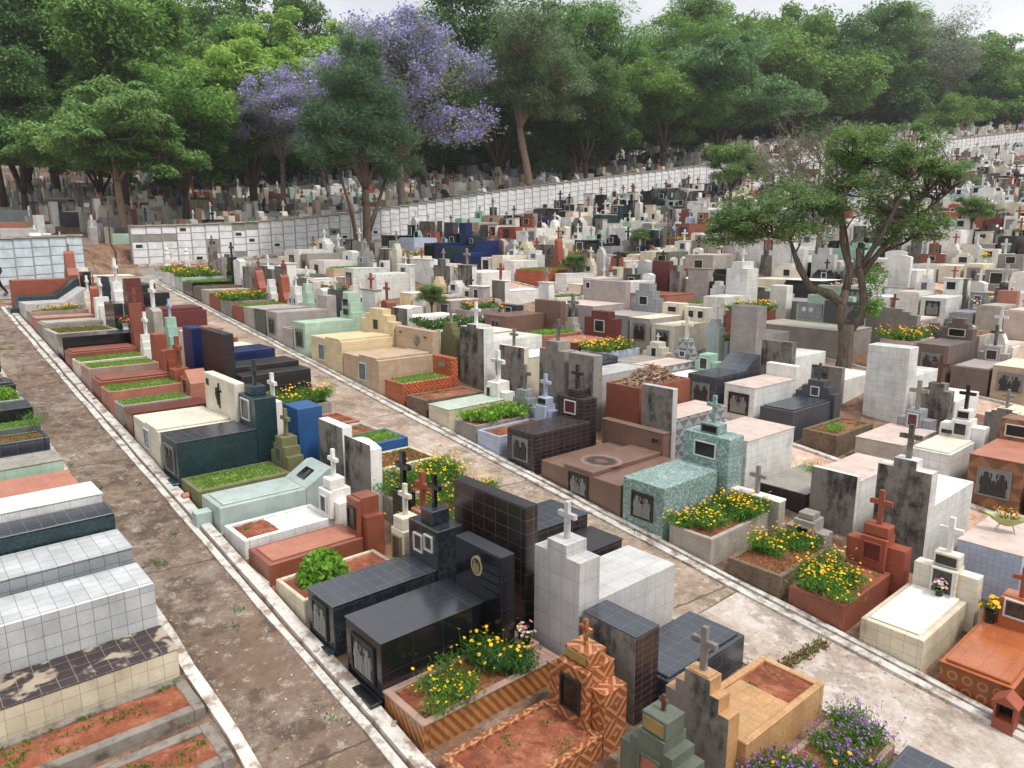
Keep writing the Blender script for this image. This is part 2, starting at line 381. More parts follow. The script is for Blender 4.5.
def cards(C, L, W, axis, up, rng, kite=.45):
    """numpy kite leaves: centres C, length L, width W, unit axis, unit up"""
    s = np.cross(axis, up); s /= np.linalg.norm(s, axis=1, keepdims=True) + 1e-9
    L = L[:, None]; W = W[:, None]
    a = C - axis * L * .5; b = C + axis * L * .5; m = C - axis * L * (.5 - kite)
    v = np.stack([a, m + s * W * .5, b, m - s * W * .5], 1).reshape(-1, 3)
    return v
def cards_mesh(name, groups, extra=None):
    """groups: list of (verts(4n), matkey); extra MBs appended with their own material"""
    vs = []; fs = []; mi = []; keys = []; o = 0
    for v, k in groups:
        if k not in keys: keys.append(k)
        n = len(v) // 4; vs.append(v); fs.append((np.arange(n * 4) + o).reshape(-1, 4)); mi.append(np.full(n, keys.index(k))); o += len(v)
    V = np.concatenate(vs); Fq = np.concatenate(fs); me = bpy.data.meshes.new(name)
    n = len(Fq); me.vertices.add(len(V)); me.vertices.foreach_set('co', V.astype(np.float32).ravel())
    me.loops.add(n * 4); me.loops.foreach_set('vertex_index', Fq.astype(np.int32).ravel())
    me.polygons.add(n); me.polygons.foreach_set('loop_start', (np.arange(n) * 4).astype(np.int32))
    try: me.polygons.foreach_set('loop_total', np.full(n, 4, np.int32))
    except Exception: pass
    for k in keys: me.materials.append(MATS[k])
    me.polygons.foreach_set('material_index', np.concatenate(mi).astype(np.int32))
    me.update(calc_edges=True); return me
def unit(v): return v / (np.linalg.norm(v, axis=-1, keepdims=True) + 1e-9)

# ------------------------------------------------------------------ setting
xs = np.concatenate([np.arange(-60, -4, 4), np.arange(-4, 44, .5), np.arange(44, 120, 2), np.arange(120, 271, 15)])
ys = np.concatenate([np.arange(-40, 24, 4), np.arange(24, 60, .5), np.arange(60, 120, 4), np.arange(120, 271, 15)])
mb = MB().mat('earth')
nx, ny = len(xs), len(ys)
mb.v = [(float(x), float(y), g(x, y) - (.06 * math.sin(x * 1.7) * math.sin(y * 1.3) if y > 49 else 0)) for x in xs for y in ys]
mb.f = [(i * ny + j, (i + 1) * ny + j, (i + 1) * ny + j + 1, i * ny + j + 1) for i in range(nx - 1) for j in range(ny - 1)]
mb.mi = [0] * len(mb.f)
structure(obj('ground', mb))
def strip(name, x0, x1, y0, y1, key, lift, step=.8, wob=0., zr=0., nx_=3, base=None):
    """a sheet (or, with base, a raised kerb) that follows the slope along Y"""
    r = random.Random(hash((x0, y0)) & 255); mb = MB().mat(key); n = max(2, int((y1 - y0) / step)); rows = []
    for j in range(n + 1):
        y = y0 + (y1 - y0) * j / n; a = x0 + r.uniform(-wob, wob); b = x1 + r.uniform(-wob, wob); dz = r.uniform(-zr, zr)
        row = []
        if base is not None: row.append((a, y, g(a, y) - .2))
        for i in range(nx_):
            x = a + (b - a) * i / (nx_ - 1); row.append((x, y, g(x, y) + lift + dz))
        if base is not None: row.append((b, y, g(b, y) - .2))
        rows.append(row)
    m = len(rows[0]); mb.v = [p for row in rows for p in row]
    mb.f = [(j * m + i, j * m + i + 1, (j + 1) * m + i + 1, (j + 1) * m + i) for j in range(n) for i in range(m - 1)]
    if base is not None: mb.f += [tuple(range(m - 1, -1, -1)), tuple(n * m + i for i in range(m))]
    mb.mi = [0] * len(mb.f); return structure(obj(name, mb))
strip('path', 2.72, 4.12, -2, 40.6, 'path_brown', .012)
strip('path', 9.46, 11.12, -2, 6.6, 'path_pale', .012)
strip('path', 9.46, 11.12, 6.62, 42, 'path_mid', .012)
strip('path', 17.0, 18.45, 0, 43, 'path_red', .012)
strip('path', 25.0, 26.4, 3, 44, 'path_red', .012)
for k in range(5):
    strip('path', 32.2 + 7.2 * k, 33.5 + 7.2 * k, 6 + 2 * k, 44, 'path_red', .02)
strip('kerb', 2.66, 2.82, -2, 40.6, 'kerb_paint', .07, .8, .016, .012, base=1)
strip('kerb', 4.08, 4.2, -2, 36.5, 'kerb_paint', .05, .8, .016, .012, base=1)
strip('kerb', 4.24, 4.44, -2, 36.5, 'kerb_paint', .09, 1.1, .016, .015, base=1)
strip('kerb', 9.42, 9.5, -2, 38, 'kerb_paint', .03, .6, .015, .01, base=1)
strip('kerb', 11.08, 11.24, -2, 41, 'kerb_paint', .06, .8, .016, .012, base=1)
strip('kerb', 11.27, 11.38, -2, 41, 'kerb_paint', .09, 1.1, .016, .015, base=1)
strip('kerb', 18.4, 18.56, 0, 42, 'kerb_paint', .08, .6, .02, .015, base=1)
strip('kerb', 26.4, 26.54, 3, 43, 'kerb_paint', .08, .8, .02, .015, base=1)
# concrete lane in front of the niche wall and the earth ramp through its gap
def ribbon(name, pts, w, key, lift):
    mb = MB().mat(key); P_ = []
    fine = []
    for (a, b) in zip(pts[:-1], pts[1:]):
        n = max(1, int(math.dist(a, b) / .6)); fine += [(a[0] + (b[0] - a[0]) * i / n, a[1] + (b[1] - a[1]) * i / n) for i in range(n)]
    fine.append(pts[-1])
    for i, p in enumerate(fine):
        q = fine[min(i + 1, len(fine) - 1)]; o = fine[max(i - 1, 0)]; d = Vector((q[0] - o[0], q[1] - o[1])).normalized(); nrm = Vector((-d.y, d.x))
        for k in range(4):
            x = p[0] + nrm.x * w * (k / 3 - .5); y = p[1] + nrm.y * w * (k / 3 - .5); P_.append((x, y, g(x, y) + lift))
    mb.v = P_; mb.f = [(i * 4 + k, i * 4 + k + 1, i * 4 + k + 5, i * 4 + k + 4) for i in range(len(fine) - 1) for k in range(3)]; mb.mi = [0] * len(mb.f)
    return structure(obj(name, mb))
ribbon('lane', [(-12, 38.6), (4.5, 39.3), (9.5, 40.6), (12.5, 43.6), (24.4, 44.9), (40, 46)], 2.2, 'road_grey', .03)
ribbon('ramp_path', [(10.2, 42.5), (10.4, 46), (9.8, 52), (9.5, 60)], 2., 'earth', .04)
mbk = MB().mat('kerb_paint')
for (x0, x1) in ((11.8, 18), (18, 24.4), (24.4, 32), (32, 40)):
    y0, y1 = wall_y(x0) - .5, wall_y(x1) - .5
    mbk.add([(x0, y0, g(x0, y0) - .2), (x1, y1, g(x1, y1) - .2), (x1, y1, g(x1, y1) + .12), (x0, y0, g(x0, y0) + .12), (x0, y0 - .22, g(x0, y0) - .2), (x1, y1 - .22, g(x1, y1) - .2), (x1, y1 - .22, g(x1, y1) + .12), (x0, y0 - .22, g(x0, y0) + .12)],
            [(0, 1, 2, 3), (7, 6, 5, 4), (3, 2, 6, 7), (0, 3, 7, 4), (1, 5, 6, 2)])
structure(obj('kerb', mbk))

# ------------------------------------------------------------------ tombs
ROWS = {'Z': (2.6, -1), 'A': (4.5, 1), 'B': (9.36, -1), 'C': (11.42, 1), 'D': (16.95, -1), 'E': (18.62, 1), 'F': (24.85, -1), 'G': (26.6, 1)}
k0 = 31.9
for i, n in enumerate('HIJKLMNOPQRSTUVWXYabcdeghij'):
    ROWS[n] = (k0 + 7.2 * (i // 2) + (1.9 if i % 2 else 0), -1 if i % 2 == 0 else 1)
TOMBS = []
def T(row, y0, y1, h, mat, label=None, **kw):
    d = dict(row=row, y0=y0, y1=y1, h=h, mat=mat, label=label, L=1.9, hero=True); d.update(kw); TOMBS.append(d); return d

def cross_pts(h, a, t, arm=.66):
    z1 = h * arm - t / 2; z2 = h * arm + t / 2; w = t / 2
    return [(-w, 0), (w, 0), (w, z1), (a, z1), (a, z2), (w, z2), (w, h), (-w, h), (-w, z2), (-a, z2), (-a, z1), (-w, z1)]
def shift(pts, dx, dz): return [(x + dx, z + dz) for x, z in pts]
def figure(mb, cx, z0, h, y, d):
    """robed figure in low relief"""
    w = h * .2
    mb.prism(shift([(-w, 0), (w, 0), (w * .95, h * .45), (w * 1.05, h * .6), (w * .55, h * .76), (-w * .55, h * .76), (-w * 1.05, h * .6), (-w * .9, h * .45)], cx, z0), 'y', y, y - d)
    mb.prism([(cx + h * .105 * math.cos(a), z0 + h * .87 + h * .125 * math.sin(a)) for a in [i * math.pi / 4 for i in range(8)]], 'y', y - .004, y - d * 1.3)
    mb.prism(shift([(-w * .3, h * .1), (w * .25, h * .1), (w * .1, h * .62), (-w * .1, h * .62)], cx, z0), 'y', y - d * .8, y - d * 1.35)

def build(s, emit, lod):
    """emit(name, MB, parent) -> part.  local frame: x along the front, y from the front to the head, z up"""
    w = s['y1'] - s['y0']; hw = w / 2; h = s['h']; L = s['L']; m = s['mat']; ch = .013 if lod > 1 else .006
    zb = -.5; fill = s.get('fill'); rim = s.get('rim', .055 if s['row'] == 'A' and fill == 'grass' else .09); dirn = s['dir']
    def yx(y): return (y - (s['y0'] + s['y1']) / 2) * (-1 if dirn > 0 else 1)   # world Y -> local x
    top = s.get('top')
    if fill:
        b = MB().mat(m)
        b.box(-hw, hw, 0, rim, zb, h, ch); b.box(-hw, hw, L - rim, L, zb, h, ch)
        b.box(-hw, -hw + rim, rim, L - rim, zb, h, ch); b.box(hw - rim, hw, rim, L - rim, zb, h, ch)
        body = emit('grave_border', b, None)
        if s.get('coping'):
            b = MB().mat(s['coping']); o = .015
            b.box(-hw - o, hw + o, -o, rim, h, h + .03, .004); b.box(-hw - o, hw + o, L - rim, L, h, h + .03, .004)
            b.box(-hw - o, -hw + rim, rim, L - rim, h, h + .03, .004); b.box(hw - rim, hw + o, rim, L - rim, h, h + .03, .004)
            emit('coping', b, None)
        y0f, y1f = rim, s.get('fill_to', L - rim) if s.get('fill_to') else L - rim
        if s.get('fill_from'): y0f = s['fill_from']
        x0f, x1f = -hw + rim, hw - rim
        key = {'soil': 'red_soil', 'grass': 'grass', 'dry': 'dry_grass', 'flowers': 'red_soil'}[fill]
        b = MB().mat('red_soil' if fill != 'grass' else 'turf')
        n = 9 if lod > 1 else 2; ny_ = 16 if lod > 1 else 2; r = random.Random(int(s['y0'] * 100)); vv = []
        zt = h - s.get('sink', .025 if fill == 'grass' else .05)
        for j in range(ny_):
            for i in range(n):
                dz = r.uniform(-.012, .014) + (.03 * math.sin(math.pi * i / (n - 1)) if lod > 1 else 0)
                vv.append((x0f + (x1f - x0f) * i / (n - 1), y0f + (y1f - y0f) * j / (ny_ - 1), zt + dz))
        b.add(vv, [(j * n + i, j * n + i + 1, (j + 1) * n + i + 1, (j + 1) * n + i) for j in range(ny_ - 1) for i in range(n - 1)])
        soil = emit('soil' if fill != 'grass' else 'lawn', b, None)
        if lod > 0 and emit.__name__ == 'emit_obj':
            dens = {'grass': 1500, 'dry': 900, 'soil': 26, 'flowers': 60}[fill] * (1 if lod > 1 else .45)
            nb = int(dens * (x1f - x0f) * (y1f - y0f) * s.get('weed', 1))
            if nb > 3:
                q = np.random.default_rng(int(s['y0'] * 37) + ord(s['row']))
                if fill in ('soil', 'flowers'):
                    cl = q.uniform(0, 1, (max(2, nb // 12), 2)); ci = q.integers(0, len(cl), nb)
                    px = np.clip(cl[ci, 0] + q.normal(0, .05, nb), .02, .98); py = np.clip(cl[ci, 1] + q.normal(0, .03, nb), .02, .98)
                else: px, py = q.uniform(0.02, .98, nb), q.uniform(.01, .99, nb)
                ln = q.uniform(.04, .085, nb) * (1.5 if lod < 2 else 1)
                C = np.stack([x0f + (x1f - x0f) * px, y0f + (y1f - y0f) * py, zt + .02 + ln * .3], 1)
                ax = unit(np.stack([q.normal(0, .6, nb), q.normal(0, .6, nb), np.ones(nb)], 1)); up = unit(q.normal(0, 1, (nb, 3)))
                v = cards(C, ln, q.uniform(.012, .03, nb) * (1.7 if lod < 2 else 1), ax, up, q)
                pr = obj('grass' if fill in ('grass', 'dry') else 'weeds', cards_mesh('grass', [(v, 'dry_grass' if fill == 'dry' else ('grass' if fill == 'grass' else 'herb'))]), s['root'])
                pr['kind'] = 'stuff'
        if fill == 'soil' and s.get('fill_to'):
            b = MB().mat(s.get('lidmat', m)); b.box(x0f, x1f, s['fill_to'], L - rim, zb, h - .03, ch); emit('cover_slab', b, None)
        if s.get('fill_from'):
            b = MB().mat(s.get('lidmat', m)); b.box(x0f, x1f, rim, s['fill_from'], zb, h - .03, ch); emit('cover_slab', b, None)
    else:
        b = MB().mat(m); tp = .02 if top else 0
        b.box(-hw, hw, 0, L, zb, h - tp, ch); body = emit('tomb_chest', b, None)
        if top: b = MB().mat(top); b.box(-hw - .012, hw + .012, -.012, L, h - tp, h, .004 if lod > 1 else 0); emit('top_slab', b, None)
        if s.get('lid'):
            ins, hh, lm = s['lid']; b = MB().mat(lm or m); b.box(-hw + ins, hw - ins, ins, L - .05, h, h + hh, ch); emit('lid', b, None)
        if s.get('ridge'):
            a, bb, hh = s['ridge']; b = MB().mat(s.get('ridgemat', m)); b.box(yx(a) if dirn < 0 else yx(bb), yx(bb) if dirn < 0 else yx(a), -.0 + s.get('ridge_in', .0) + .004, L - .004, h, h + hh, ch); emit('raised_slab', b, None)
    if s.get('plinth'):
        pm, pd, ph = s['plinth']; b = MB().mat(pm); b.box(-hw - .02, hw + .02, -pd, -.002, zb, ph, ch); emit('step', b, None)
    if s.get('ledge'):
        pm, ll, hh = s['ledge']; b = MB().mat(pm); b.box(-hw + .002, hw - .002, L - ll, L - .002, h + .001, h + hh, ch); emit('ledge', b, None)
    if s.get('relief'):
        pw, ph = s['relief'][:2]; kind = s['relief'][2] if len(s['relief']) > 2 else 'bronze'; cx = s['relief'][3] if len(s['relief']) > 3 else 0
        zc = h * .5 + (.02 if h > .6 else 0)
        x0, x1, z0, z1 = cx - pw / 2, cx + pw / 2, zc - ph / 2, zc + ph / 2
        b = MB().mat('bronze' if kind == 'bronze' else ('pewter' if kind == 'pewter' else kind)); b.box(x0, x1, -.012, .004, z0, z1)
        pl = emit('plaque', b, None)
        b = MB().mat('pewter' if kind == 'pewter' else ('bronze' if kind == 'bronze' else 'white_frame')); t = .03
        b.box(x0 - t, x1 + t, -.03, 0, z0 - t, z0); b.box(x0 - t, x1 + t, -.03, 0, z1, z1 + t); b.box(x0 - t, x0, -.03, 0, z0, z1); b.box(x1, x1 + t, -.03, 0, z0, z1)
        emit('frame', b, pl)
        if kind in ('bronze', 'pewter') and lod > 0:
            b = MB().mat('pewter' if kind == 'bronze' else 'bronze')
            vr = 0 if s['hero'] else int(s['y0'] * 7 + ord(s['row'])) % 4; yb = -.012
            if vr in (0, 3):
                figure(b, cx - pw * .25, z0 + .03, ph * .86, yb, .018); figure(b, cx + pw * .25, z0 + .03, ph * .84, yb, .018); figure(b, cx, z0 + .03, ph * .55, yb, .022)
                for sx in (-1, 1):
                    b.prism([(cx + sx * pw * .05, z0 + ph * .8), (cx + sx * pw * .13, z0 + ph * .9), (cx + sx * pw * .1, z0 + ph * .62)], 'y', yb, yb - .01)
                    b.prism([(cx + sx * pw * .37, z0 + ph * .3), (cx + sx * pw * .46, z0 + ph * .42), (cx + sx * pw * .4, z0 + ph * .75), (cx + sx * pw * .35, z0 + ph * .6)], 'y', yb, yb - .012)
            elif vr == 1:
                for k in range(9):
                    a_ = -.9 + .225 * k; b.prism([(cx, z0 + ph * .25), (cx + math.sin(a_) * pw * .42 - .012, z0 + ph * .25 + math.cos(a_) * ph * .62), (cx + math.sin(a_) * pw * .42 + .012, z0 + ph * .25 + math.cos(a_) * ph * .62)], 'y', yb, yb - .008 - .001 * k)
                figure(b, cx, z0 + .04, ph * .6, yb - .008, .02)
            else:
                figure(b, cx - pw * .18, z0 + .03, ph * .8, yb, .018); b.prism(shift(cross_pts(ph * .72, ph * .2, .04, .68), cx + pw * .2, z0 + .06), 'y', yb, yb - .016)
                b.prism([(cx + pw * .02, z0 + .04), (cx + pw * .38, z0 + .04), (cx + pw * .3, z0 + .12), (cx + pw * .08, z0 + .11)], 'y', yb - .001, yb - .02)
            b.box(x0 + .03, x1 - .03, -.02, -.012, z0 + .008, z0 + .03)
            emit('relief_figures', b, pl)
    hd = s.get('head'); topz = h; cx = 0; cyl = L - .1
    if hd:
        hm = s.get('hmat', m); hh = s['hh']; d = s.get('hd', .3); hy = s.get('hy')
        x0, x1 = (-hw, hw) if not hy else sorted((yx(hy[0]), yx(hy[1])))
        if not hy and s.get('hw'): x0, x1 = -s['hw'] / 2, s['hw'] / 2
        cx = (x0 + x1) / 2; W = x1 - x0; y0, y1 = L + .002, L + d; topz = hh; b = MB().mat(hm)
        if hd in ('block', 'wall'): b.box(x0, x1, y0, y1, zb, hh, ch)
        elif hd == 'step':
            a = s.get('sh', hh * .78); p = s.get('pil', .5) * W / 2
            pts = [(x0, zb), (x1, zb), (x1, a), (cx + p, a), (cx + p, hh), (cx - p, hh), (cx - p, a), (x0, a)]
            b.prism(pts, 'y', y0, y1)
            if s.get('proud', 1): b.box(cx - p - .01, cx + p + .01, y0 - .1, y0 - .001, max(h, .0) - .02, hh - .012, ch)
            y0 -= .1 if s.get('proud', 1) else 0
        elif hd == 'step3':
            a = s.get('sh', hh * .6); a2 = (a + hh) / 2; p = W * .2; p2 = W * .34
            b.prism([(x0, zb), (x1, zb), (x1, a), (cx + p2, a), (cx + p2, a2), (cx + p, a2), (cx + p, hh), (cx - p, hh), (cx - p, a2), (cx - p2, a2), (cx - p2, a), (x0, a)], 'y', y0, y1)
        elif hd == 'slope':
            sl = s.get('slope', .5)
            b.prism([(y0, zb), (y1 + sl, zb), (y1 + sl, hh), (y1 + sl - .12, hh), (y0, h)], 'x', x0, x1); y1 += sl
        elif hd == 'house':
            e = hh * .72
            b.prism([(x0, zb), (x1, zb), (x1, e), (cx, hh), (x0, e)], 'y', y0, y1)
        elif hd == 'spire':
            b.prism([(x0, zb), (x1, zb), (x1, h + .15), (cx + W * .28, h + .45), (cx + .09, hh - .12), (cx, hh), (cx - .09, hh - .12), (cx - W * .28, h + .45), (x0, h + .15)], 'y', y0, y1)
        elif hd == 'gable':
            b.prism([(x0, zb), (x1, zb), (x1, hh - .1), (cx + W * .25, hh - .03), (cx, hh), (cx - W * .25, hh - .03), (x0, hh - .1)], 'y', y0, y1)
        head = emit('headstone', b, None); cyl = (y0 + y1) / 2 if hd != 'slope' else y1 - .06
        if s.get('back'):
            b = MB().mat(s['back']); e = .004
            if hd == 'step':
                b.prism([(x0 + e, zb), (x1 - e, zb), (x1 - e, a - e), (cx + p - e, a - e), (cx + p - e, hh - e), (cx - p + e, hh - e), (cx - p + e, a - e), (x0 + e, a - e)], 'y', y1, y1 + .006)
            elif hd == 'step3':
                b.prism([(x0 + e, zb), (x1 - e, zb), (x1 - e, a - e), (cx + p2 - e, a - e), (cx + p2 - e, a2 - e), (cx + p - e, a2 - e), (cx + p - e, hh - e), (cx - p + e, hh - e), (cx - p + e, a2 - e), (cx - p2 + e, a2 - e), (cx - p2 + e, a - e), (x0 + e, a - e)], 'y', y1, y1 + .006)
            else: b.box(x0 + e, x1 - e, y1, y1 + .006, zb, hh - e)
            emit('bare_back', b, head)
        if s.get('pic') and hd != 'slope':
            for pp in (s['pic'] if isinstance(s['pic'], list) else [s['pic']]):
                dx, zc, pw, ph, pk = pp; t = .025; fx = cx + dx
                b = MB().mat(pk); b.box(fx - pw / 2, fx + pw / 2, y0 - .008, y0 - .001, zc - ph / 2, zc + ph / 2); pc = emit('portrait_or_niche_panel', b, head)  # flat panel
                b = MB().mat(s.get('picframe', 'white_frame')); X0, X1, Z0, Z1 = fx - pw / 2, fx + pw / 2, zc - ph / 2, zc + ph / 2
                b.box(X0 - t, X1 + t, y0 - .035, y0 - .001, Z0 - t, Z0); b.box(X0 - t, X1 + t, y0 - .035, y0 - .001, Z1, Z1 + t); b.box(X0 - t, X0, y0 - .035, y0 - .001, Z0, Z1); b.box(X1, X1 + t, y0 - .035, y0 - .001, Z0, Z1)
                emit('frame', b, pc)
        if s.get('cap'):
            cm, co, chh = s['cap']; b = MB().mat(cm); b.box(x0 - co, x1 + co, y0 - co, y1 + co, hh, hh + chh, ch); emit('cap_stone', b, head); topz += chh
        if s.get('ped'):
            pw, ph = s['ped']; pd = min(d * .9, .34); b = MB().mat(s.get('pedmat', hm)); b.box(cx - pw / 2, cx + pw / 2, cyl - pd / 2, cyl + pd / 2, topz, topz + ph, ch)
            pe = emit('pedestal', b, head); topz += ph
            if s.get('pedplaque'):
                b = MB().mat(s['pedplaque']); b.box(cx - pw * .4, cx + pw * .4, cyl - pd / 2 - .012, cyl - pd / 2 - .001, topz - ph * .85, topz - ph * .2); emit('name_plate', b, pe)
    if s.get('cross'):
        chh, cm = s['cross'][:2]; st = s['cross'][2] if len(s['cross']) > 2 else ''
        t = max(.045, chh * .13); a = chh * .3; dx = s.get('cross_dx', 0)
        b = MB().mat(cm); b.prism(shift(cross_pts(chh, a, t, .64), cx + dx, topz), 'y', cyl - t * .45, cyl + t * .45)
        cr = emit('cross', b, None)
        if st == 'fig' and lod > 0:
            b = MB().mat('pewter'); z = topz + chh * .64; yy = cyl - t * .45
            b.tube([(cx - a * .9, yy - .01, z + .03), (cx, yy - .02, z - .02), (cx + a * .9, yy - .01, z + .03)], .012, 5); b.tube([(cx, yy - .02, z + .05), (cx, yy - .03, z - .04), (cx + .01, yy - .02, topz + chh * .2)], [.022, .03, .012], 6)
            emit('crucified_figure', b, cr)
    s['top_z'] = topz; s['yx'] = yx

HEADS = {'block': 'block headstone', 'wall': 'slab headstone', 'step': 'stepped headstone', 'step3': 'stepped headstone', 'slope': 'sloping head', 'house': 'gabled headstone', 'spire': 'spire headstone', 'gable': 'gabled headstone'}
# ---- row A: fronts on the brown path, nearest first
T('A', 4.2, 5.15, .22, 'concrete', 'bare red soil grave with grey green stepped headstone and gold plaque', fill='soil', L=1.6, head='step3', hmat='green_cement', hh=.98, sh=.72, hd=.42, hy=(4.17, 5.06), ped=(.36, .24), pedplaque='gold', pic=[(0, .45, .26, .5, 'salmon')], picframe='green_cement', cross=(.2, 'bark_red'))
T('A', 5.45, 6.48, .3, 'chevron_tile', 'red soil grave bordered with orange and white chevron tiles and matching headstone', fill='soil', L=1.75, weed=2.2, head='step', hh=1.08, sh=.84, pil=.55, hd=.42, hy=(5.44, 6.42), ped=(.42, .18), pedplaque='gold', pic=(0, .68, .3, .42, 'glass_dark'), picframe='bronze', cross=(.36, 'chevron_tile'))
T('A', 6.85, 7.77, .32, 'wood_tile', 'orange plank tiled flower bed with pink stone rim and yellow flowers', fill='flowers', L=2.35, coping='pink_stone', ledge=('pink_stone', .42, .02), weed=1.5)
T('A', 7.79, 8.75, .92, 'black_granite', 'large polished black granite tomb with round gold emblem on its headstone', L=1.75, plinth=('black_granite', .2, .1), top='black_top', relief=(.55, .5), head='wall', hh=1.72, hd=.26, hy=(7.42, 8.5))
T('A', 9.12, 9.94, .76, 'dark_marble', 'dark veined marble tomb with black cross and pewter relief on its front', L=1.82, plinth=('dark_marble', .12, .06), top='slate_tile', relief=(.4, .5, 'bronze'), head='block', hh=1.42, hd=.5, hy=(9.06, 9.9), ped=(.34, .24), cross=(.55, 'black_granite'), pic=[(-.12, 1.08, .2, .26, 'portrait'), (.18, 1.16, .18, .22, 'portrait')])
T('A', 10.12, 11.12, .33, 'cream_tile', 'low cream planter grave holding a bright green leafy bush', fill='soil', L=1.85, rim=.07, head='block', hmat='ivory', hh=.95, hd=.36, hy=(10.1, 10.5), ped=(.3, .22), pic=(0, .62, .22, .4, 'portrait'), picframe='gold', cross=(.56, 'ivory'))
T('A', 11.38, 12.27, .34, 'terracotta', 'low terracotta tomb with small terracotta headstone beside white soil tomb', L=1.8, lid=(.1, .02, 'salmon'), head='step', hh=1.06, sh=.74, pil=.52, hd=.36, hy=(11.25, 11.98), pic=(0, .68, .22, .36, 'portrait'), picframe='bronze', plinth=('kerb_paint', .22, .05))
T('A', 12.43, 13.41, .3, 'white_tile', 'low white tomb with square of red soil and plain white cross', fill='soil', L=1.75, fill_to=.72, lidmat='whitewash', rim=.1, head='step', hmat='whitewash', hh=.84, sh=.62, pil=.55, hd=.36, hy=(12.2, 13.0), ped=(.3, .2), pic=(0, .55, .2, .3, 'portrait'), cross=(.56, 'whitewash'))
T('A', 13.58, 14.58, .45, 'aqua', 'pale aqua tomb with sloping head and dark portrait plate', L=1.75, lid=(.1, .03, 'aqua'), head='slope', hh=.76, slope=.42, hd=.2)
T('A', 14.74, 15.82, .33, 'olive', 'olive green grave planted with lawn under olive cross', fill='grass', L=1.95, rim=.1, head='step3', hh=1.0, sh=.62, hd=.36, hw=.9, cross=(.62, 'olive'), pic=(.0, .58, .22, .3, 'window_blue'), picframe='olive')
T('A', 15.9, 16.98, .96, 'green_mosaic', 'tall dark green mosaic tomb with framed plaque and dark cross', L=1.72, plinth=('green_mosaic', .14, .08), relief=(.55, .55, 'pewter'), head='block', hh=1.64, hd=.5, ped=(.42, .22), cross=(.58, 'green_mosaic'), pic=(0, 1.32, .42, .44, 'portrait'), top='slate_tile')
T('A', 17.16, 19.22, .73, 'ivory', 'broad ivory double tomb with bronze crucifix on its white wall', L=1.65, relief=(.42, .42, 'window_blue', .1), head='wall', hh=1.66, hd=.24, hy=(16.85, 18.95), ridge=(17.3, 18.2, .05))
T('A', 19.28, 20.08, .6, 'brown_chevron', 'narrow tomb with dull plum tiled top beside the ivory tomb', L=1.9, top='maroon')
T('A', 20.16, 20.95, .53, 'concrete', 'dark cement lawn grave with terracotta tent shaped niche', fill='grass', L=1.7, rim=.06, head='house', hmat='salmon', hh=1.2, hd=.5, hw=.75, pic=(0, .75, .34, .36, 'glass_dark'), picframe='salmon')
T('A', 21.35, 22.34, .55, 'salmon', 'brown tiled lawn grave with thin terracotta cross', fill='grass', L=1.85, head='step', hmat='red_paint', hh=.9, sh=.7, hd=.3, cross=(.9, 'red_paint'))
T('A', 22.4, 23.38, .54, 'terracotta', 'low red tomb with red slab lid between two lawn graves', L=1.9, lid=(.08, .05, 'terracotta'), head='step', hmat='red_paint', hh=1.2, sh=.9, hd=.32, hw=.5)
T('A', 23.6, 24.6, .6, 'pink_stone', 'pinkish stone lawn grave with terracotta block headstone', fill='grass', L=1.9, rim=.08, head='block', hmat='red_paint', hh=1.4, hd=.36, hw=.46)
T('A', 24.8, 25.76, .5, 'cream_tile', 'cream edged lawn grave with slim white cross', fill='grass', L=1.9, head='step3', hmat='whitewash', hh=1.1, hd=.32, hw=.46, cross=(.72, 'whitewash'))
T('A', 25.8, 26.78, .53, 'terracotta', 'low red tomb with tall stacked terracotta pillar', L=1.9, lid=(.07, .05, 'terracotta'), head='step3', hmat='terracotta', hh=1.9, sh=1.1, hd=.36, hw=.42, cross=(.5, 'terracotta'))
T('A', 26.9, 27.75, .8, 'black_granite', 'long black granite tomb with grey edge and no headstone', L=2.1, top='slate_tile')
T('A', 28.0, 30.0, .6, 'pale_cement', 'wide pale cement grave with dry grass cell beside black tomb', fill='dry', L=1.9, rim=.14, head='block', hmat='black_granite', hh=1.45, hd=.3, hw=1.3)
T('A', 30.08, 31.15, .54, 'concrete', 'flat grey cement tomb with white cross behind it', L=1.9, lid=(.08, .04, 'pale_cement'), head='step', hmat='whitewash', hh=1.35, hd=.36, hw=.55, cross=(.7, 'whitewash'))
T('A', 31.2, 32.2, .54, 'salmon', 'salmon tiled tomb with orange spire headstone', L=1.9, top='pink_stone', head='spire', hmat='red_paint', hh=1.6, hd=.26, hw=.4, cross=(.4, 'red_paint'))
T('A', 32.26, 33.25, .55, 'pink_stone', 'small grave bed dotted with yellow flowers and white pillar', fill='flowers', L=1.9, head='step3', hmat='ivory', hh=1.2, hd=.3, hw=.42, cross=(.6, 'whitewash'))
T('A', 33.4, 34.85, .62, 'light_granite', 'pale granite tomb whose head slopes up toward dark crosses', L=1.35, head='slope', slope=.75, hh=1.1, hd=.1)
T('A', 34.9, 35.72, .66, 'green_mosaic', 'dark teal tomb with steep sloping head beside orange wall', L=1.3, head='slope', slope=.8, hh=1.3, hd=.1, plinth=('green_mosaic', .3, .2))
T('A', 35.8, 36.7, 1.15, 'red_paint', 'bright orange red tomb with pointed spire at its head', L=2.0, head='spire', hh=2.3, hd=.36, hw=.85, cross=(.3, 'red_paint'))
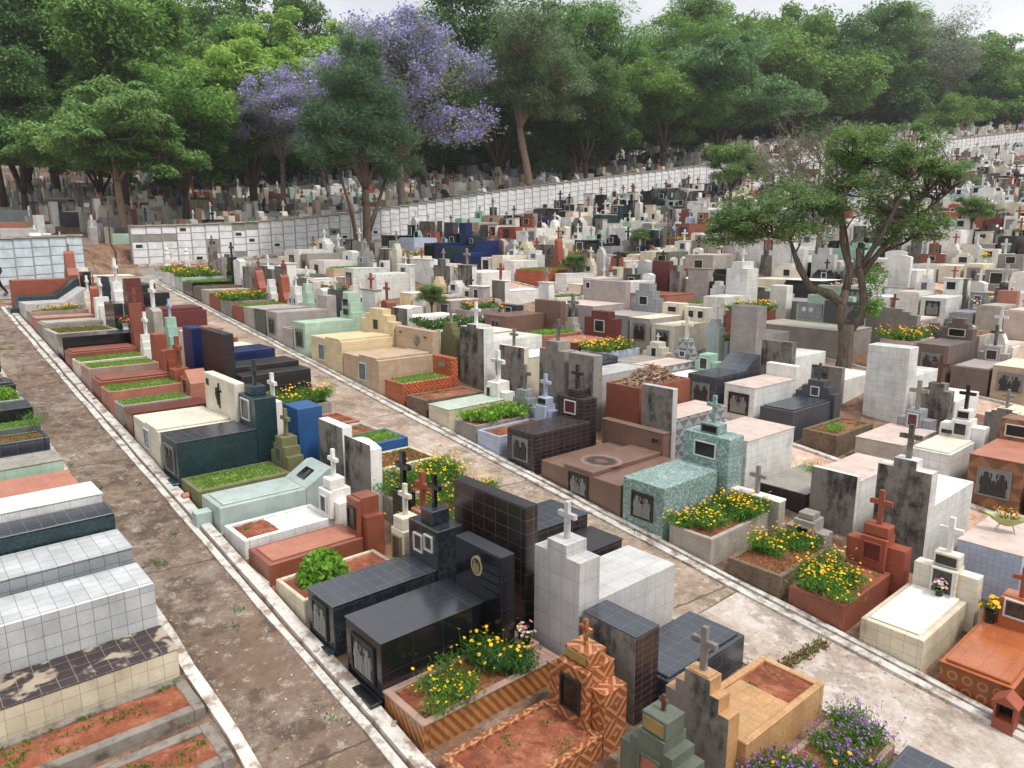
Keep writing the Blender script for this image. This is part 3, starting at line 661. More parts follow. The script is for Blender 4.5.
# ---- row Z: left of the brown path
T('Z', 6.9, 7.85, .1, 'old_kerb', 'nearest bare soil grave in rough cement kerb left of path', fill='soil', L=2.5, rim=.16, weed=9)
T('Z', 8.0, 8.85, .1, 'old_kerb', 'bare soil grave with weeds between two cement kerbs', fill='soil', L=2.5, rim=.15, weed=10, sink=.03)
T('Z', 9.0, 9.9, .12, 'old_kerb', 'bare soil grave in cement kerb beside cream tiled base', fill='soil', L=2.3, rim=.14, weed=9, sink=.03)
T('Z', 9.98, 10.78, .38, 'cream_tile', 'low cream tiled base topped with broken dark brown tiles', L=2.45, top='broken_tile')
T('Z', 10.84, 11.75, .92, 'grey_tile', 'tall pale grey tiled tomb above broken brown tiles', L=2.2, head='wall', hh=.96, hd=.5, hw=1.05)
T('Z', 11.9, 12.82, 1.0, 'bluegrey_tile', 'blue grey tiled tomb with pale tiled top', L=2.25, top='grey_tile', head='wall', hh=1.05, hd=.5, hw=.98)
T('Z', 12.9, 13.55, 1.16, 'green_mosaic', 'dark slate topped tomb squeezed between two pale tiled tombs', L=2.5, top='slate_tile')
T('Z', 13.7, 14.5, 1.18, 'white_tile', 'white topped tiled tomb behind the dark slate tomb', L=2.6, top='whitewash')
T('Z', 15.6, 16.7, .62, 'concrete', 'flat tomb with salmon tiled top left of brown path', L=2.5, top='salmon')
T('Z', 17.0, 17.95, .62, 'mint_tile', 'mossy grey green tiled tomb left of the brown path', L=2.6, top='concrete')
T('Z', 18.3, 19.15, .68, 'slate_tile', 'dark blue edged grave with dry grass left of path', fill='dry', L=2.4)
T('Z', 19.22, 19.95, .68, 'green_cement', 'greenish cement grave planted with bright lawn', fill='grass', L=2.4)
T('Z', 20.02, 20.95, .85, 'black_granite', 'plain black tomb left of path beside the lawn grave', L=2.6, top='slate_tile')
T('Z', 21.2, 22.2, .7, 'bluegrey_tile', 'grey grave with rounded bush and blue plastic bag', fill='flowers', L=2.4)
T('Z', 22.4, 23.4, .75, 'purple_black', 'dark grey tomb with slightly raised lid left of path', L=2.4, lid=(.08, .06, 'slate_tile'))
T('Z', 23.7, 24.7, .6, 'pale_cement', 'pale cement soil grave left of path near frame edge', fill='soil', L=2.4)
T('Z', 24.9, 25.9, .95, 'black_granite', 'high black tomb left of path by white kerb end', L=2.4)
# ---- row B: backs to row A, fronts on the pale path
T('B', 1.75, 3.0, .36, 'grey_granite', 'dark grey tiled tomb in the bottom right corner', L=1.9, top='slate_tile', head='wall', hmat='black_granite', hh=.62, hd=.34)
T('B', 3.15, 4.0, .16, 'pink_stone', 'flower bed full of purple blossom in pink stone border', fill='flowers', L=1.95, rim=.08)
T('B', 4.14, 5.1, .42, 'orange_marble', 'orange marble grave with black stained back and stone cross', fill='soil', L=1.95, rim=.1, fill_to=.75, sink=.06, lidmat='orange_marble', head='step3', hh=1.18, sh=.8, hd=.24, hy=(4.26, 5.2), back='stained_cement', ped=(.3, .02), cross=(.58, 'stained_cement'))
T('B', 5.4, 6.4, .46, 'slate_tile', 'dark tiled tomb with soot stained cement back behind chevron headstone', L=1.85, lid=(.07, .04, 'slate_tile'), head='block', hmat='dark_brown_tile', hh=1.22, hd=.5, hy=(5.6, 6.56), back='stained_cement', cap=('slate_tile', .0, .012))
T('B', 6.72, 7.72, 1.0, 'light_granite', 'tall pale granite tiled tomb with small marble cross', L=1.95, head='step', hh=1.92, sh=1.74, pil=.42, hd=.42, hy=(6.62, 7.54), proud=0, cross=(.56, 'light_granite'))
T('B', 7.84, 8.6, .96, 'dark_brown_tile', 'dark tiled tomb beside the tall pale granite tomb', L=2.0, top='purple_black')
T('B', 8.66, 9.62, 1.08, 'dark_brown_tile', 'dark tiled tomb behind a long brown tiled wall headstone', L=2.0, top='slate_tile', head='wall', hmat='brown_wall_tile', hh=1.96, hd=.26, hy=(7.82, 9.66), cap=('purple_black', .0, .012))
T('B', 9.9, 10.95, .4, 'concrete', 'yellow flower bed beside the long brown tiled wall', fill='flowers', L=1.95)
T('B', 11.05, 12.1, .4, 'pale_cement', 'yellow flower bed with small terracotta cross', fill='flowers', L=1.95, head='block', hmat='salmon', hh=.78, hd=.28, hy=(10.66, 11.04), cross=(.72, 'red_paint'))
T('B', 12.2, 13.25, .42, 'concrete', 'yellow flower bed with thin black cross', fill='flowers', L=1.95, head='block', hmat='black_granite', hh=.85, hd=.28, hy=(11.3, 11.7), cross=(.74, 'black_granite'))
T('B', 13.35, 14.5, .52, 'cream_tile', 'cream edged lawn grave behind a white gabled stained headstone', fill='dry', L=1.95, head='gable', hmat='whitewash', hh=1.36, hd=.26, hy=(12.55, 13.6), back='stained_cement')
T('B', 14.55, 15.6, .6, 'painted_blue', 'blue edged lawn grave with white slab headstone', fill='grass', L=1.9, head='wall', hmat='whitewash', hh=1.36, hd=.24, hy=(13.75, 14.85), back='stained_cement')
T('B', 15.65, 16.75, .42, 'pale_cement', 'soil grave with tall bright blue block headstone', fill='soil', L=1.85, rim=.14, head='block', hmat='painted_blue', hh=1.42, hd=.6, hy=(15.2, 15.95))
T('B', 16.85, 18.1, .3, 'salmon', 'red soil grave with pale cement rim behind blue block', fill='soil', L=1.9, head='block', hmat='whitewash', hh=1.0, hd=.3, hw=.4, cross=(.7, 'whitewash'))
T('B', 18.4, 19.4, .36, 'concrete', 'flower bed of tall yellow daisies by dark double tomb', fill='flowers', L=1.95)
T('B', 19.55, 21.36, .98, 'purple_black', 'dark double tomb with huge plain slab headstone', L=2.0, ridge=(20.3, 21.3, .14), head='wall', hh=2.1, hd=.26, hy=(19.9, 21.75), cap=('slate_tile', .0, .012))
T('B', 21.98, 23.1, 1.05, 'navy', 'navy blue tomb with navy slab headstone', L=2.0, head='wall', hh=1.85, hd=.4, hw=.8)
T('B', 23.4, 24.6, .8, 'ivory', 'ivory tomb with square niche in its upright headstone', L=1.5, head='block', hmat='cream_wash', hh=1.35, hd=.5, pic=(.2, 1.1, .22, .25, 'glass_dark'))
T('B', 25.0, 26.1, .7, 'terracotta', 'small terracotta tomb with pale blue cross', L=1.8, head='step3', hmat='mint_plaster', hh=1.5, hd=.3, hw=.6, cross=(.6, 'pale_blue_tile'))
T('B', 26.3, 27.6, .75, 'salmon', 'salmon tomb with pale cement pointed headstone and white cross', L=1.9, head='gable', hmat='pale_cement', hh=1.55, hd=.3, hw=.9, cross=(.9, 'whitewash'))
T('B', 27.85, 29.2, 1.1, 'maroon', 'large maroon tomb with flat lid', L=2.0, lid=(.1, .12, 'maroon'), head='step3', hmat='maroon', hh=2.3, hd=.5, hw=.9)
T('B', 29.5, 30.6, .4, 'mossy_brick', 'low brick flower bed beyond the maroon tomb', fill='flowers', L=1.9)
T('B', 30.9, 32.0, .6, 'black_granite', 'black tomb with white stepped cross headstone', L=1.9, head='step3', hmat='whitewash', hh=1.7, hd=.34, hw=.8, cross=(.9, 'whitewash'))
T('B', 32.1, 33.5, 1.0, 'black_granite', 'wide shiny black tomb near end of pale path', L=2.1, head='wall', hmat='dark_marble', hh=1.7, hd=.24, hw=.8)
T('B', 34.0, 36.6, .95, 'purple_black', 'very wide dark brown tomb by the grey lane', L=2.2, head='wall', hmat='black_granite', hh=1.5, hd=.3, hw=.6)
# ---- row C: facing the pale path
T('C', 1.0, 2.2, .6, 'salmon', 'salmon tomb at the right frame edge by terracotta shrine', L=1.9, head='block', hmat='pink_wash', hh=1.3, hd=.3)
T('C', 2.42, 3.36, .46, 'ring_tile', 'glossy orange tomb with ring patterned tile front', L=1.85, lid=(.05, .05, 'orange_gloss'), top='orange_gloss', head='step', hmat='orange_gloss', hh=1.0, sh=.72, hd=.3, pic=[(0, .84, .3, .26, 'portrait'), (.32, .64, .2, .18, 'portrait')], cross=(.5, 'red_paint'))
T('C', 3.62, 4.57, .52, 'cream_tile', 'cream tomb with bright white slab lid and white cross', L=1.85, lid=(.1, .035, 'whitewash'), head='step', hmat='ivory', hh=1.02, sh=.95, pil=.4, hd=.26, hy=(3.5, 4.5), ped=(.4, .24), pedplaque='bronze', pic=(0, .78, .3, .4, 'portrait'), cross=(.62, 'whitewash'))
T('C', 4.84, 5.82, .46, 'terracotta', 'terracotta planter of yellow daisies with red cross headstone', fill='flowers', L=1.85, head='step', hmat='red_paint', hh=1.06, sh=.9, pil=.42, hd=.3, hy=(4.66, 5.7), ped=(.44, .2), pic=(0, .78, .28, .3, 'maroon'), picframe='red_paint', cross=(.64, 'red_paint'))
T('C', 5.98, 7.05, .43, 'mossy_brick', 'mossy brick planter with daisies and small cement headstone', fill='dry', L=1.85, weed=.6, head='step', hmat='concrete', hh=.85, sh=.62, hd=.34, hw=.8, ped=(.3, .12), pic=(0, .6, .22, .2, 'glass_dark'), picframe='concrete')
T('C', 7.4, 8.38, .5, 'pale_cement', 'pale cement planter brimming with yellow daisies and low headstone', fill='flowers', L=2.05, head='wall', hmat='pale_cement', hh=.74, hd=.26, hy=(7.2, 8.36), cap=('whitewash', .01, .05), cross=(.6, 'concrete'))
T('C', 8.55, 9.6, 1.06, 'teal_mosaic', 'teal mosaic tomb with teal cross and dark relief plaque', L=1.88, plinth=('kerb_paint', .1, .05), relief=(.5, .5), head='block', hh=1.76, hd=.55, hy=(8.32, 9.5), ped=(.46, .22), pedplaque='black_granite', cross=(.6, 'teal_mosaic'), pic=(0, 1.42, .5, .3, 'glass_dark'))
T('C', 9.66, 12.1, .62, 'brown_granite', 'wide brown granite tomb with soot ring on its raised slab', L=2.35, ridge=(10.45, 11.35, .1), relief=(.55, .45, 'bronze'), head='wall', hh=1.15, hd=.22, hy=(10.4, 12.36), cap=('brown_granite', .015, .03), pic=(.75, .95, .2, .1, 'bronze'), picframe='brown_granite')
T('C', 12.33, 13.32, .95, 'dark_brown_tile', 'dark brown tiled tomb with red portrait and pale relief', L=1.95, plinth=('concrete', .08, .04), relief=(.5, .5, 'pewter'), head='block', hh=1.46, hd=.5, hy=(12.6, 13.55), ped=(.4, .2), cross=(.62, 'dark_brown_tile'), pic=(0, 1.2, .36, .3, 'red_portrait'))
T('C', 13.62, 14.5, .5, 'pale_blue_tile', 'small pale blue tiled planter with blue white cross headstone', fill='soil', L=1.9, rim=.06, head='step', hmat='pale_blue_tile', hh=.95, sh=.8, hd=.3, hw=.7, ped=(.34, .2), pedplaque='black_granite', cross=(.62, 'pale_blue_tile'))
T('C', 14.55, 15.42, .48, 'concrete', 'grey cement planter with leafy bushes and dark stone cross', fill='flowers', L=1.9, head='step3', hmat='bluegrey_tile', hh=1.1, hd=.36, hw=.9, cross=(.7, 'stained_cement'))
T('C', 15.72, 16.68, .56, 'cream_tile', 'cream tomb with pale green top and white crucifix headstone', L=2.0, top='pale_green_lid', head='step', hmat='whitewash', hh=1.0, sh=.72, hd=.36, hw=.95, pic=(-.15, .65, .16, .34, 'glass_dark'), cross=(.9, 'whitewash', 'fig'))
T('C', 16.8, 17.82, .5, 'mossy_brick', 'crumbling mossy brick grave filled with red soil', fill='soil', L=2.05, rim=.12, weed=2)
T('C', 17.95, 18.98, .66, 'stripe_tile', 'orange striped tile grave with lawn and striped headstone', fill='grass', L=1.75, rim=.1, head='wall', hh=1.22, hd=.24, pic=(0, 1.0, .4, .16, 'concrete'), picframe='stripe_tile')
T('C', 19.3, 21.5, .95, 'beige_stone', 'wide beige stone double tomb with silver flower wreath on wall', L=2.0, ridge=(19.45, 20.5, .07), relief=(.4, .5, 'window_blue', .15), head='wall', hh=1.68, hd=.24, pic=[(-.75, 1.5, .14, .07, 'bronze'), (.7, 1.45, .14, .07, 'bronze')], picframe='beige_stone')
T('C', 21.56, 23.76, 1.02, 'sand_yellow', 'wide yellowish double tomb with stepped headstone and niche', L=1.95, ridge=(21.7, 22.7, .07), relief=(.4, .5, 'window_blue', -.3), head='step3', hh=1.9, sh=1.5, hd=.35, pic=(0, 1.35, .34, .34, 'glass_dark'), picframe='sand_yellow', cross=(.45, 'sand_yellow'))
T('C', 24.16, 25.1, 1.17, 'mint_tile', 'mint green tiled tomb with tall dark framed headstone', L=1.9, relief=(.5, .6, 'pewter'), head='step3', hh=2.1, sh=1.4, hd=.5, pic=[(0, 1.75, .4, .24, 'glass_dark'), (0, 1.4, .4, .22, 'glass_dark')], picframe='wall_cement')
T('C', 25.2, 26.1, .75, 'lilac_tile', 'small pinkish grey planter tomb beside mint green tomb', fill='flowers', L=1.5)
T('C', 26.46, 27.46, 1.1, 'lilac_tile', 'lilac grey tiled tomb with pale relief panel', L=2.1, relief=(.5, .6, 'pewter'), head='block', hh=1.6, hd=.4, hw=.8)
T('C', 27.56, 28.56, 1.0, 'green_cement', 'grey green cement tomb beside lilac grey tomb', L=1.9, top='lilac_tile', head='step3', hmat='mint_tile', hh=1.9, hd=.3, hw=.7, cross=(.5, 'whitewash'))
T('C', 28.62, 29.68, .85, 'pale_cement', 'pale cement tomb with white stepped headstone and two photos', L=1.9, head='step3', hmat='white_tile', hh=1.6, hd=.34, pic=[(-.2, 1.0, .18, .22, 'portrait'), (.2, 1.0, .18, .22, 'portrait')], cross=(.55, 'whitewash'))
T('C', 29.74, 30.86, .7, 'red_paint', 'orange planter grave with orange spire and cross', fill='grass', L=1.9, head='spire', hh=1.9, hd=.36, hw=.7, cross=(.6, 'red_paint'))
T('C', 30.95, 32.25, .68, 'concrete', 'grey planter full of yellow flowers before orange headstone', fill='flowers', L=1.9, head='step3', hmat='whitewash', hh=1.5, hd=.3, hw=.6)
T('C', 32.33, 33.48, .75, 'red_paint', 'orange red grave with rounded orange cross headstone', fill='grass', L=1.9, head='spire', hh=1.7, hd=.34, hw=.8, cross=(.5, 'red_paint'))
T('C', 33.55, 34.5, .72, 'pale_cement', 'pale cement tomb with grey weathered slab behind', L=1.9, head='wall', hmat='stained_cement', hh=1.7, hd=.3, hw=.7)
T('C', 34.56, 35.56, .7, 'plum_stone', 'plum brown tomb with white weathered headstone', fill='dry', L=1.9, head='gable', hmat='whitewash', hh=1.9, hd=.3, hw=.8)
T('C', 35.64, 37.0, .7, 'black_granite', 'black planter tomb with black cross headstone by yellow flowers', fill='grass', L=2.0, head='step3', hmat='black_granite', hh=1.8, hd=.36, hw=.8, cross=(.7, 'black_granite'))
T('C', 37.05, 38.0, .73, 'pale_green_lid', 'pale green planter of yellow flowers near niche wall', fill='flowers', L=2.0, head='block', hmat='concrete', hh=1.6, hd=.4, hw=.6)
T('C', 38.1, 40.2, .7, 'white_tile', 'long white planter of yellow flowers at the lane corner', fill='flowers', L=2.1, head='step3', hmat='stained_cement', hh=1.9, hd=.34, hw=.7, cross=(.6, 'stained_cement'))
# ---- row D: backs to row C
T('D', 3.27, 4.3, .92, 'pale_blue_tile', 'pale blue tomb with pinkish top carrying a flower bowl', L=2.3, top='pink_wash', cross=None)
T('D', 4.8, 5.78, 1.22, 'white_tile', 'tall white tiled tomb with black streaked back and grey cross', L=2.15, head='step', hh=2.08, sh=1.9, pil=.42, hd=.3, proud=0, back='stained_cement', cross=(.66, 'stained_cement'))
T('D', 6.28, 7.25, 1.12, 'white_tile', 'white tiled tomb with pinkish top and plain grey back', L=2.0, top='pink_wash', head='wall', hmat='white_tile', hh=1.25, hd=.14, back='stained_cement')
T('D', 7.4, 8.55, .4, 'purple_black', 'low dark slab tomb with weeds behind daisy planter', L=2.0, top='concrete')
T('D', 8.82, 10.2, 1.12, 'white_tile', 'cream white tiled tomb behind the teal mosaic tomb', L=2.1, top='pink_wash', head='wall', hmat='dark_brown_tile', hh=1.2, hd=.15, hw=.9)
T('D', 10.8, 11.76, 1.1, 'zigzag', 'tomb with zigzag grey sides and black stained headstone back', L=2.1, top='pink_wash', head='wall', hmat='light_granite', hh=1.86, hd=.2, back='stained_cement')
T('D', 11.95, 13.1, 1.55, 'terracotta', 'tall terracotta tomb heaped with dry leaves', fill='soil', L=2.2, rim=.07, sink=.1, weed=0)
T('D', 13.5, 14.45, 1.5, 'light_granite', 'white tiled tomb behind weathered grey cement slab', L=1.9, head='wall', hmat='concrete', hh=2.05, hd=.36, back='stained_cement')
T('D', 14.6, 15.62, 1.55, 'slate_tile', 'dark sided tomb behind tall streaked cement block', L=1.8, head='step', hmat='concrete', hh=2.15, sh=1.9, hd=.5, proud=0, back='stained_cement', cross=(.62, 'stained_cement'))
T('D', 16.3, 17.45, 1.3, 'cream_wash', 'cream tomb with stained grey back and rusty cross', L=2.1, top='whitewash', head='wall', hmat='cream_wash', hh=1.6, hd=.2, back='stained_cement', cross=(.55, 'stained_cement'))
T('D', 17.95, 19.2, 1.45, 'white_tile', 'white tiled tomb with streaked cement back and pale cross', L=2.1, head='step', hmat='white_tile', hh=1.95, sh=1.85, pil=.4, hd=.4, proud=0, back='stained_cement', cross=(.7, 'whitewash'))
T('D', 19.3, 20.5, 1.35, 'ivory', 'ivory tiled block beside streaked white tomb', L=2.2, top='cream_wash', head='step3', hmat='olive', hh=1.75, sh=1.4, hd=.3, hw=.8, cross=(.6, 'concrete'))
T('D', 20.65, 22.5, 1.2, 'white_tile', 'broad white tomb with bed of dark green leaves', fill='flowers', L=2.3)
T('D', 22.7, 23.7, 1.25, 'whitewash', 'white plastered tomb with grey stained slab back', L=2.0, head='wall', hmat='whitewash', hh=1.6, hd=.24, back='stained_cement')
# ---- row E: facing the reddish path
T('E', 2.9, 4.2, .9, 'brown_granite', 'brown granite tomb at right frame edge on reddish path', L=1.9, head='wall', hh=1.4, hd=.3)
T('E', 4.34, 5.42, 1.2, 'brown_chevron', 'brown chevron tiled tomb with large pewter relief', L=1.95, relief=(.62, .6, 'pewter'), top='salmon', head='block', hh=1.72, hd=.6, pic=(-.1, 1.44, .6, .26, 'glass_dark'))
T('E', 5.82, 6.72, .9, 'white_tile', 'white tiled tomb with stepped headstone of black photo plates', L=1.7, lid=(.06, .04, 'cream_wash'), head='step', hmat='whitewash', hh=1.42, sh=1.25, pil=.42, hd=.42, hy=(5.66, 6.66), ped=(.3, .24), pedplaque='glass_dark', pic=[(0, 1.18, .26, .28, 'glass_dark'), (-.1, 1.5, .0, .0, 'glass_dark')][:1], cross=(.62, 'black_granite'))
T('E', 6.86, 8.02, .77, 'pale_cement', 'pinkish grey cement tomb with grey cross and blackened slab', L=2.1, top='pink_wash', head='step', hmat='bluegrey_tile', hh=1.24, sh=.98, pil=.42, hd=.4, hy=(7.0, 7.85), back='stained_cement', pic=(.0, .98, .22, .3, 'red_portrait'), cross=(.78, 'concrete'))
T('E', 8.5, 9.46, .5, 'mossy_brick', 'broken red brick grave with grass tufts by dark granite tomb', fill='soil', L=2.1, rim=.12, weed=8)
T('E', 9.74, 10.76, .76, 'grey_granite', 'dark speckled granite tomb with dark granite cross headstone', L=2.1, lid=(.07, .04, 'slate_tile'), head='step3', hmat='grey_granite', hh=1.3, sh=.95, hd=.4, hw=1.2, pic=(0, .98, .22, .24, 'portrait'), cross=(.5, 'grey_granite'))
T('E', 10.95, 11.95, 1.1, 'white_tile', 'cream white tiled tomb with dark relief of three figures', L=2.2, relief=(.6, .56), top='pink_wash', head='wall', hmat='whitewash', hh=1.48, hd=.26)
T('E', 12.24, 13.24, 1.07, 'slate_tile', 'blue black slate tomb with broad sloping head', L=1.55, relief=(.55, .5, 'pewter'), head='slope', slope=.75, hh=1.5, hd=.1)
T('E', 13.3, 14.4, .68, 'aqua', 'small greenish white tomb with open niche headstone', L=1.8, top='whitewash', head='step', hmat='mint_plaster', hh=1.25, sh=1.0, hd=.4, hw=.8, pic=(0, .95, .26, .34, 'dark_brown_tile'))
T('E', 14.46, 15.42, .82, 'zigzag', 'grey zigzag tiled tomb with pinkish top and matching headstone', L=2.0, top='pink_wash', head='step3', hmat='zigzag', hh=1.5, hd=.4, pic=(0, 1.0, .2, .16, 'dark_brown_tile'), cross=(.75, 'ivory'))
T('E', 15.5, 16.6, .62, 'sand_yellow', 'low sand coloured tomb with small cream cross headstone', L=1.9, lid=(.1, .05, 'concrete'), head='step3', hmat='ivory', hh=1.15, sh=.8, hd=.4, hw=1.0, pic=(0, .8, .2, .3, 'glass_dark'), cross=(.3, 'ivory'))
T('E', 16.7, 17.75, .75, 'pale_blue_tile', 'pale blue planter thick with yellow flowers', fill='flowers', L=1.9)
T('E', 17.85, 19.4, .8, 'maroon', 'reddish marble tomb with framed dark portrait headstone', L=1.9, top='salmon', head='step', hmat='maroon', hh=1.75, sh=1.5, pil=.55, hd=.35, proud=0, pic=(0, 1.2, .45, .4, 'glass_dark'))
T('E', 19.6, 20.7, .7, 'salmon', 'salmon soil grave with fresh green plants', fill='grass', L=1.9, head='step3', hmat='pale_cement', hh=1.2, hd=.3, hw=.7, cross=(.9, 'stained_cement'))
# ---- row F and G: round the leafy tree
T('F', 8.3, 9.5, 1.2, 'white_tile', 'large plain white tiled back of a tomb right of tree', L=1.9, head='block', hh=2.08, hd=.6, hy=(8.3, 9.5))
T('F', 7.2, 8.1, .8, 'whitewash', 'white tomb beside the plain white tiled block', L=2.0, head='step', hmat='stained_cement', hh=1.3, sh=1.1, hd=.3, hw=.8, cross=(.8, 'bark_red'))
T('F', 10.3, 11.3, .6, 'whitewash', 'low white tomb with weathered grey slab before the tree trunk', L=2.1, head='wall', hmat='concrete', hh=1.0, hd=.2, back='stained_cement')
T('F', 13.4, 14.4, 1.3, 'lilac_tile', 'tall pinkish grey tiled block near slate tomb', L=1.6, head='block', hmat='lilac_tile', hh=2.3, hd=.6)
T('F', 12.0, 13.1, .9, 'whitewash', 'white tomb with streaked cement slab beside lilac block', L=2.1, head='wall', hmat='stained_cement', hh=1.4, hd=.26)
T('G', 12.2, 15.9, .82, 'concrete', 'very wide grey slab tomb before mint green stepped wall', L=2.2, top='pale_cement', head='step3', hmat='mint_tile', hh=2.3, sh=1.5, hd=.3, hy=(12.6, 15.3))
T('G', 8.75, 9.75, 1.22, 'plum_stone', 'plum striped tomb with pale relief right of tree', L=2.1, relief=(.56, .56, 'pewter'), head='step3', hh=1.95, sh=1.6, hd=.4, pic=(0, 1.45, .5, .24, 'glass_dark'))
T('G', 7.5, 8.6, .72, 'plum_stone', 'low plum stone tomb with small niche headstone', L=2.0, lid=(.06, .04, 'lilac_tile'), head='step', hmat='lilac_tile', hh=1.25, sh=1.0, hd=.4, hw=.9, pic=(0, .95, .3, .3, 'dark_brown_tile'), cross=(.7, 'stained_cement'))
T('G', 6.4, 7.42, 1.05, 'beige_stone', 'beige tomb with big pewter relief at right frame edge', L=2.1, relief=(.66, .56, 'pewter'), top='cream_wash', head='slope', slope=.6, hh=1.5, hd=.1)
T('G', 9.9, 10.95, 1.1, 'pink_wash', 'pale tomb holding bushy yellow flowers beside plum striped tomb', fill='flowers', L=2.0)
T('G', 17.3, 18.3, 1.3, 'white_tile', 'bright white tiled tomb with tall white tower headstone', L=1.6, head='step', hh=2.7, sh=2.4, pil=.5, hd=.9, proud=0, cross=(.5, 'whitewash'))
T('G', 16.1, 17.2, .9, 'terracotta', 'terracotta planter of yellow flowers left of mint wall', fill='flowers', L=2.0)

T('E', 21.75, 23.1, .98, 'brown_granite', 'pinkish brown granite tomb with pale relief and wall headstone', L=2.1, relief=(.5, .6, 'pewter'), head='wall', hh=1.5, hd=.3, hy=(20.9, 22.4))
ROWS['f'] = (22.4, 1)
T('f', 20.7, 23.2, .95, 'lilac_tile', 'long pinkish white double tomb with relief below crucifix wall', L=2.0, top='pink_wash', relief=(.5, .6, 'pewter', .1), head='wall', hmat='lilac_tile', hh=1.85, hd=.3, pic=(-.95, 1.6, .22, .24, 'glass_dark'))
T('f', 18.85, 20.62, .95, 'bluegrey_tile', 'grey marble tomb with big framed relief and niche headstone', L=2.0, top='lilac_tile', relief=(.85, .6, 'pewter'), head='step3', hmat='bluegrey_tile', hh=2.1, sh=1.5, hd=.5, hw=1.3, pic=(0, 1.4, .4, .32, 'glass_dark'))
T('f', 17.75, 18.75, 1.1, 'lilac_tile', 'pinkish white tomb with dark relief left of a twin tomb', L=2.0, top='cream_wash', relief=(.56, .6, 'pewter'), head='block', hmat='cream_wash', hh=1.55, hd=.4, pic=(0, 1.3, .4, .2, 'glass_dark'))
T('f', 16.6, 17.68, 1.05, 'ivory', 'cream tomb with dark relief right of a twin tomb', L=2.0, top='cream_wash', relief=(.56, .6, 'pewter'), head='block', hmat='ivory', hh=1.6, hd=.4, pic=[(-.2, 1.33, .24, .26, 'glass_dark'), (.24, 1.33, .24, .26, 'glass_dark')])
T('G', 20.2, 22.3, .8, 'salmon', 'low wide salmon tomb with red lid beyond the third path', L=2.0, top='terracotta')
T('G', 28.2, 30.3, .7, 'stripe_tile', 'orange lattice tiled planter with tall orange spire and cross', fill='grass', L=2.0, head='spire', hmat='red_paint', hh=2.3, hd=.4, hw=.9, cross=(.6, 'red_paint'))
T('G', 34.2, 35.9, .8, 'navy', 'glossy navy blue tomb with sloping head near niche wall', L=1.3, head='slope', slope=.7, hh=1.5, hd=.1)
T('G', 36.1, 37.0, 1.0, 'green_mosaic', 'dark teal tomb with open niche near niche wall', L=1.9, head='block', hh=1.6, hd=.4, hw=.8, pic=(0, 1.3, .24, .28, 'glass_dark'))
T('G', 37.1, 37.9, 1.1, 'navy', 'tall bright navy block tomb among black ones near niche wall', L=1.9, head='block', hh=2.3, hd=.5, hw=.7)
# ---- the rest of the rows: individual tombs chosen from what the photograph shows in each zone
PAL = [('whitewash', 20), ('white_tile', 24), ('cream_wash', 12), ('ivory', 13), ('concrete', 10), ('pale_cement', 11), ('lilac_tile', 6), ('pink_wash', 5), ('light_granite', 10), ('bluegrey_tile', 4), ('mint_plaster', 2), ('mint_tile', 2), ('red_paint', 3), ('terracotta', 3), ('salmon', 2), ('black_granite', 6), ('slate_tile', 3), ('navy', 1), ('maroon', 1), ('aqua', 2), ('grey_granite', 3), ('beige_stone', 5), ('pale_blue_tile', 3), ('sand_yellow', 2), ('green_cement', 2), ('brown_granite', 1)]
DARK = [('black_granite', 12), ('dark_marble', 4), ('whitewash', 8), ('white_tile', 7), ('mint_plaster', 4), ('navy', 1), ('maroon', 1), ('slate_tile', 3), ('pink_wash', 2), ('green_mosaic', 2)]
CN = {'bluegrey_tile': 'blue grey tiled', 'brown_granite': 'brown granite', 'whitewash': 'white plastered', 'white_tile': 'white tiled', 'cream_wash': 'cream plastered', 'ivory': 'ivory tiled', 'concrete': 'grey cement', 'pale_cement': 'pale cement', 'lilac_tile': 'lilac grey', 'pink_wash': 'pinkish', 'light_granite': 'pale granite', 'mint_plaster': 'mint green', 'mint_tile': 'mint tiled', 'red_paint': 'orange red', 'terracotta': 'terracotta', 'salmon': 'salmon', 'black_granite': 'black granite', 'slate_tile': 'slate blue', 'navy': 'navy blue', 'maroon': 'maroon', 'aqua': 'pale aqua', 'grey_granite': 'dark grey', 'beige_stone': 'beige stone', 'pale_blue_tile': 'pale blue', 'sand_yellow': 'sand yellow', 'green_cement': 'grey green', 'dark_marble': 'dark marble', 'green_mosaic': 'dark green'}
def pick(pal, r):
    t = r.uniform(0, sum(w for _, w in pal))
    for k, w in pal:
        t -= w
        if t <= 0: return k
    return pal[0][0]
FARP = [('whitewash', 34), ('white_tile', 26), ('ivory', 10), ('cream_wash', 8), ('concrete', 6), ('light_granite', 8), ('lilac_tile', 5), ('black_granite', 7), ('slate_tile', 3), ('navy', 3), ('red_paint', 5), ('terracotta', 5), ('salmon', 3), ('mint_plaster', 4), ('pale_blue_tile', 5), ('maroon', 3)]
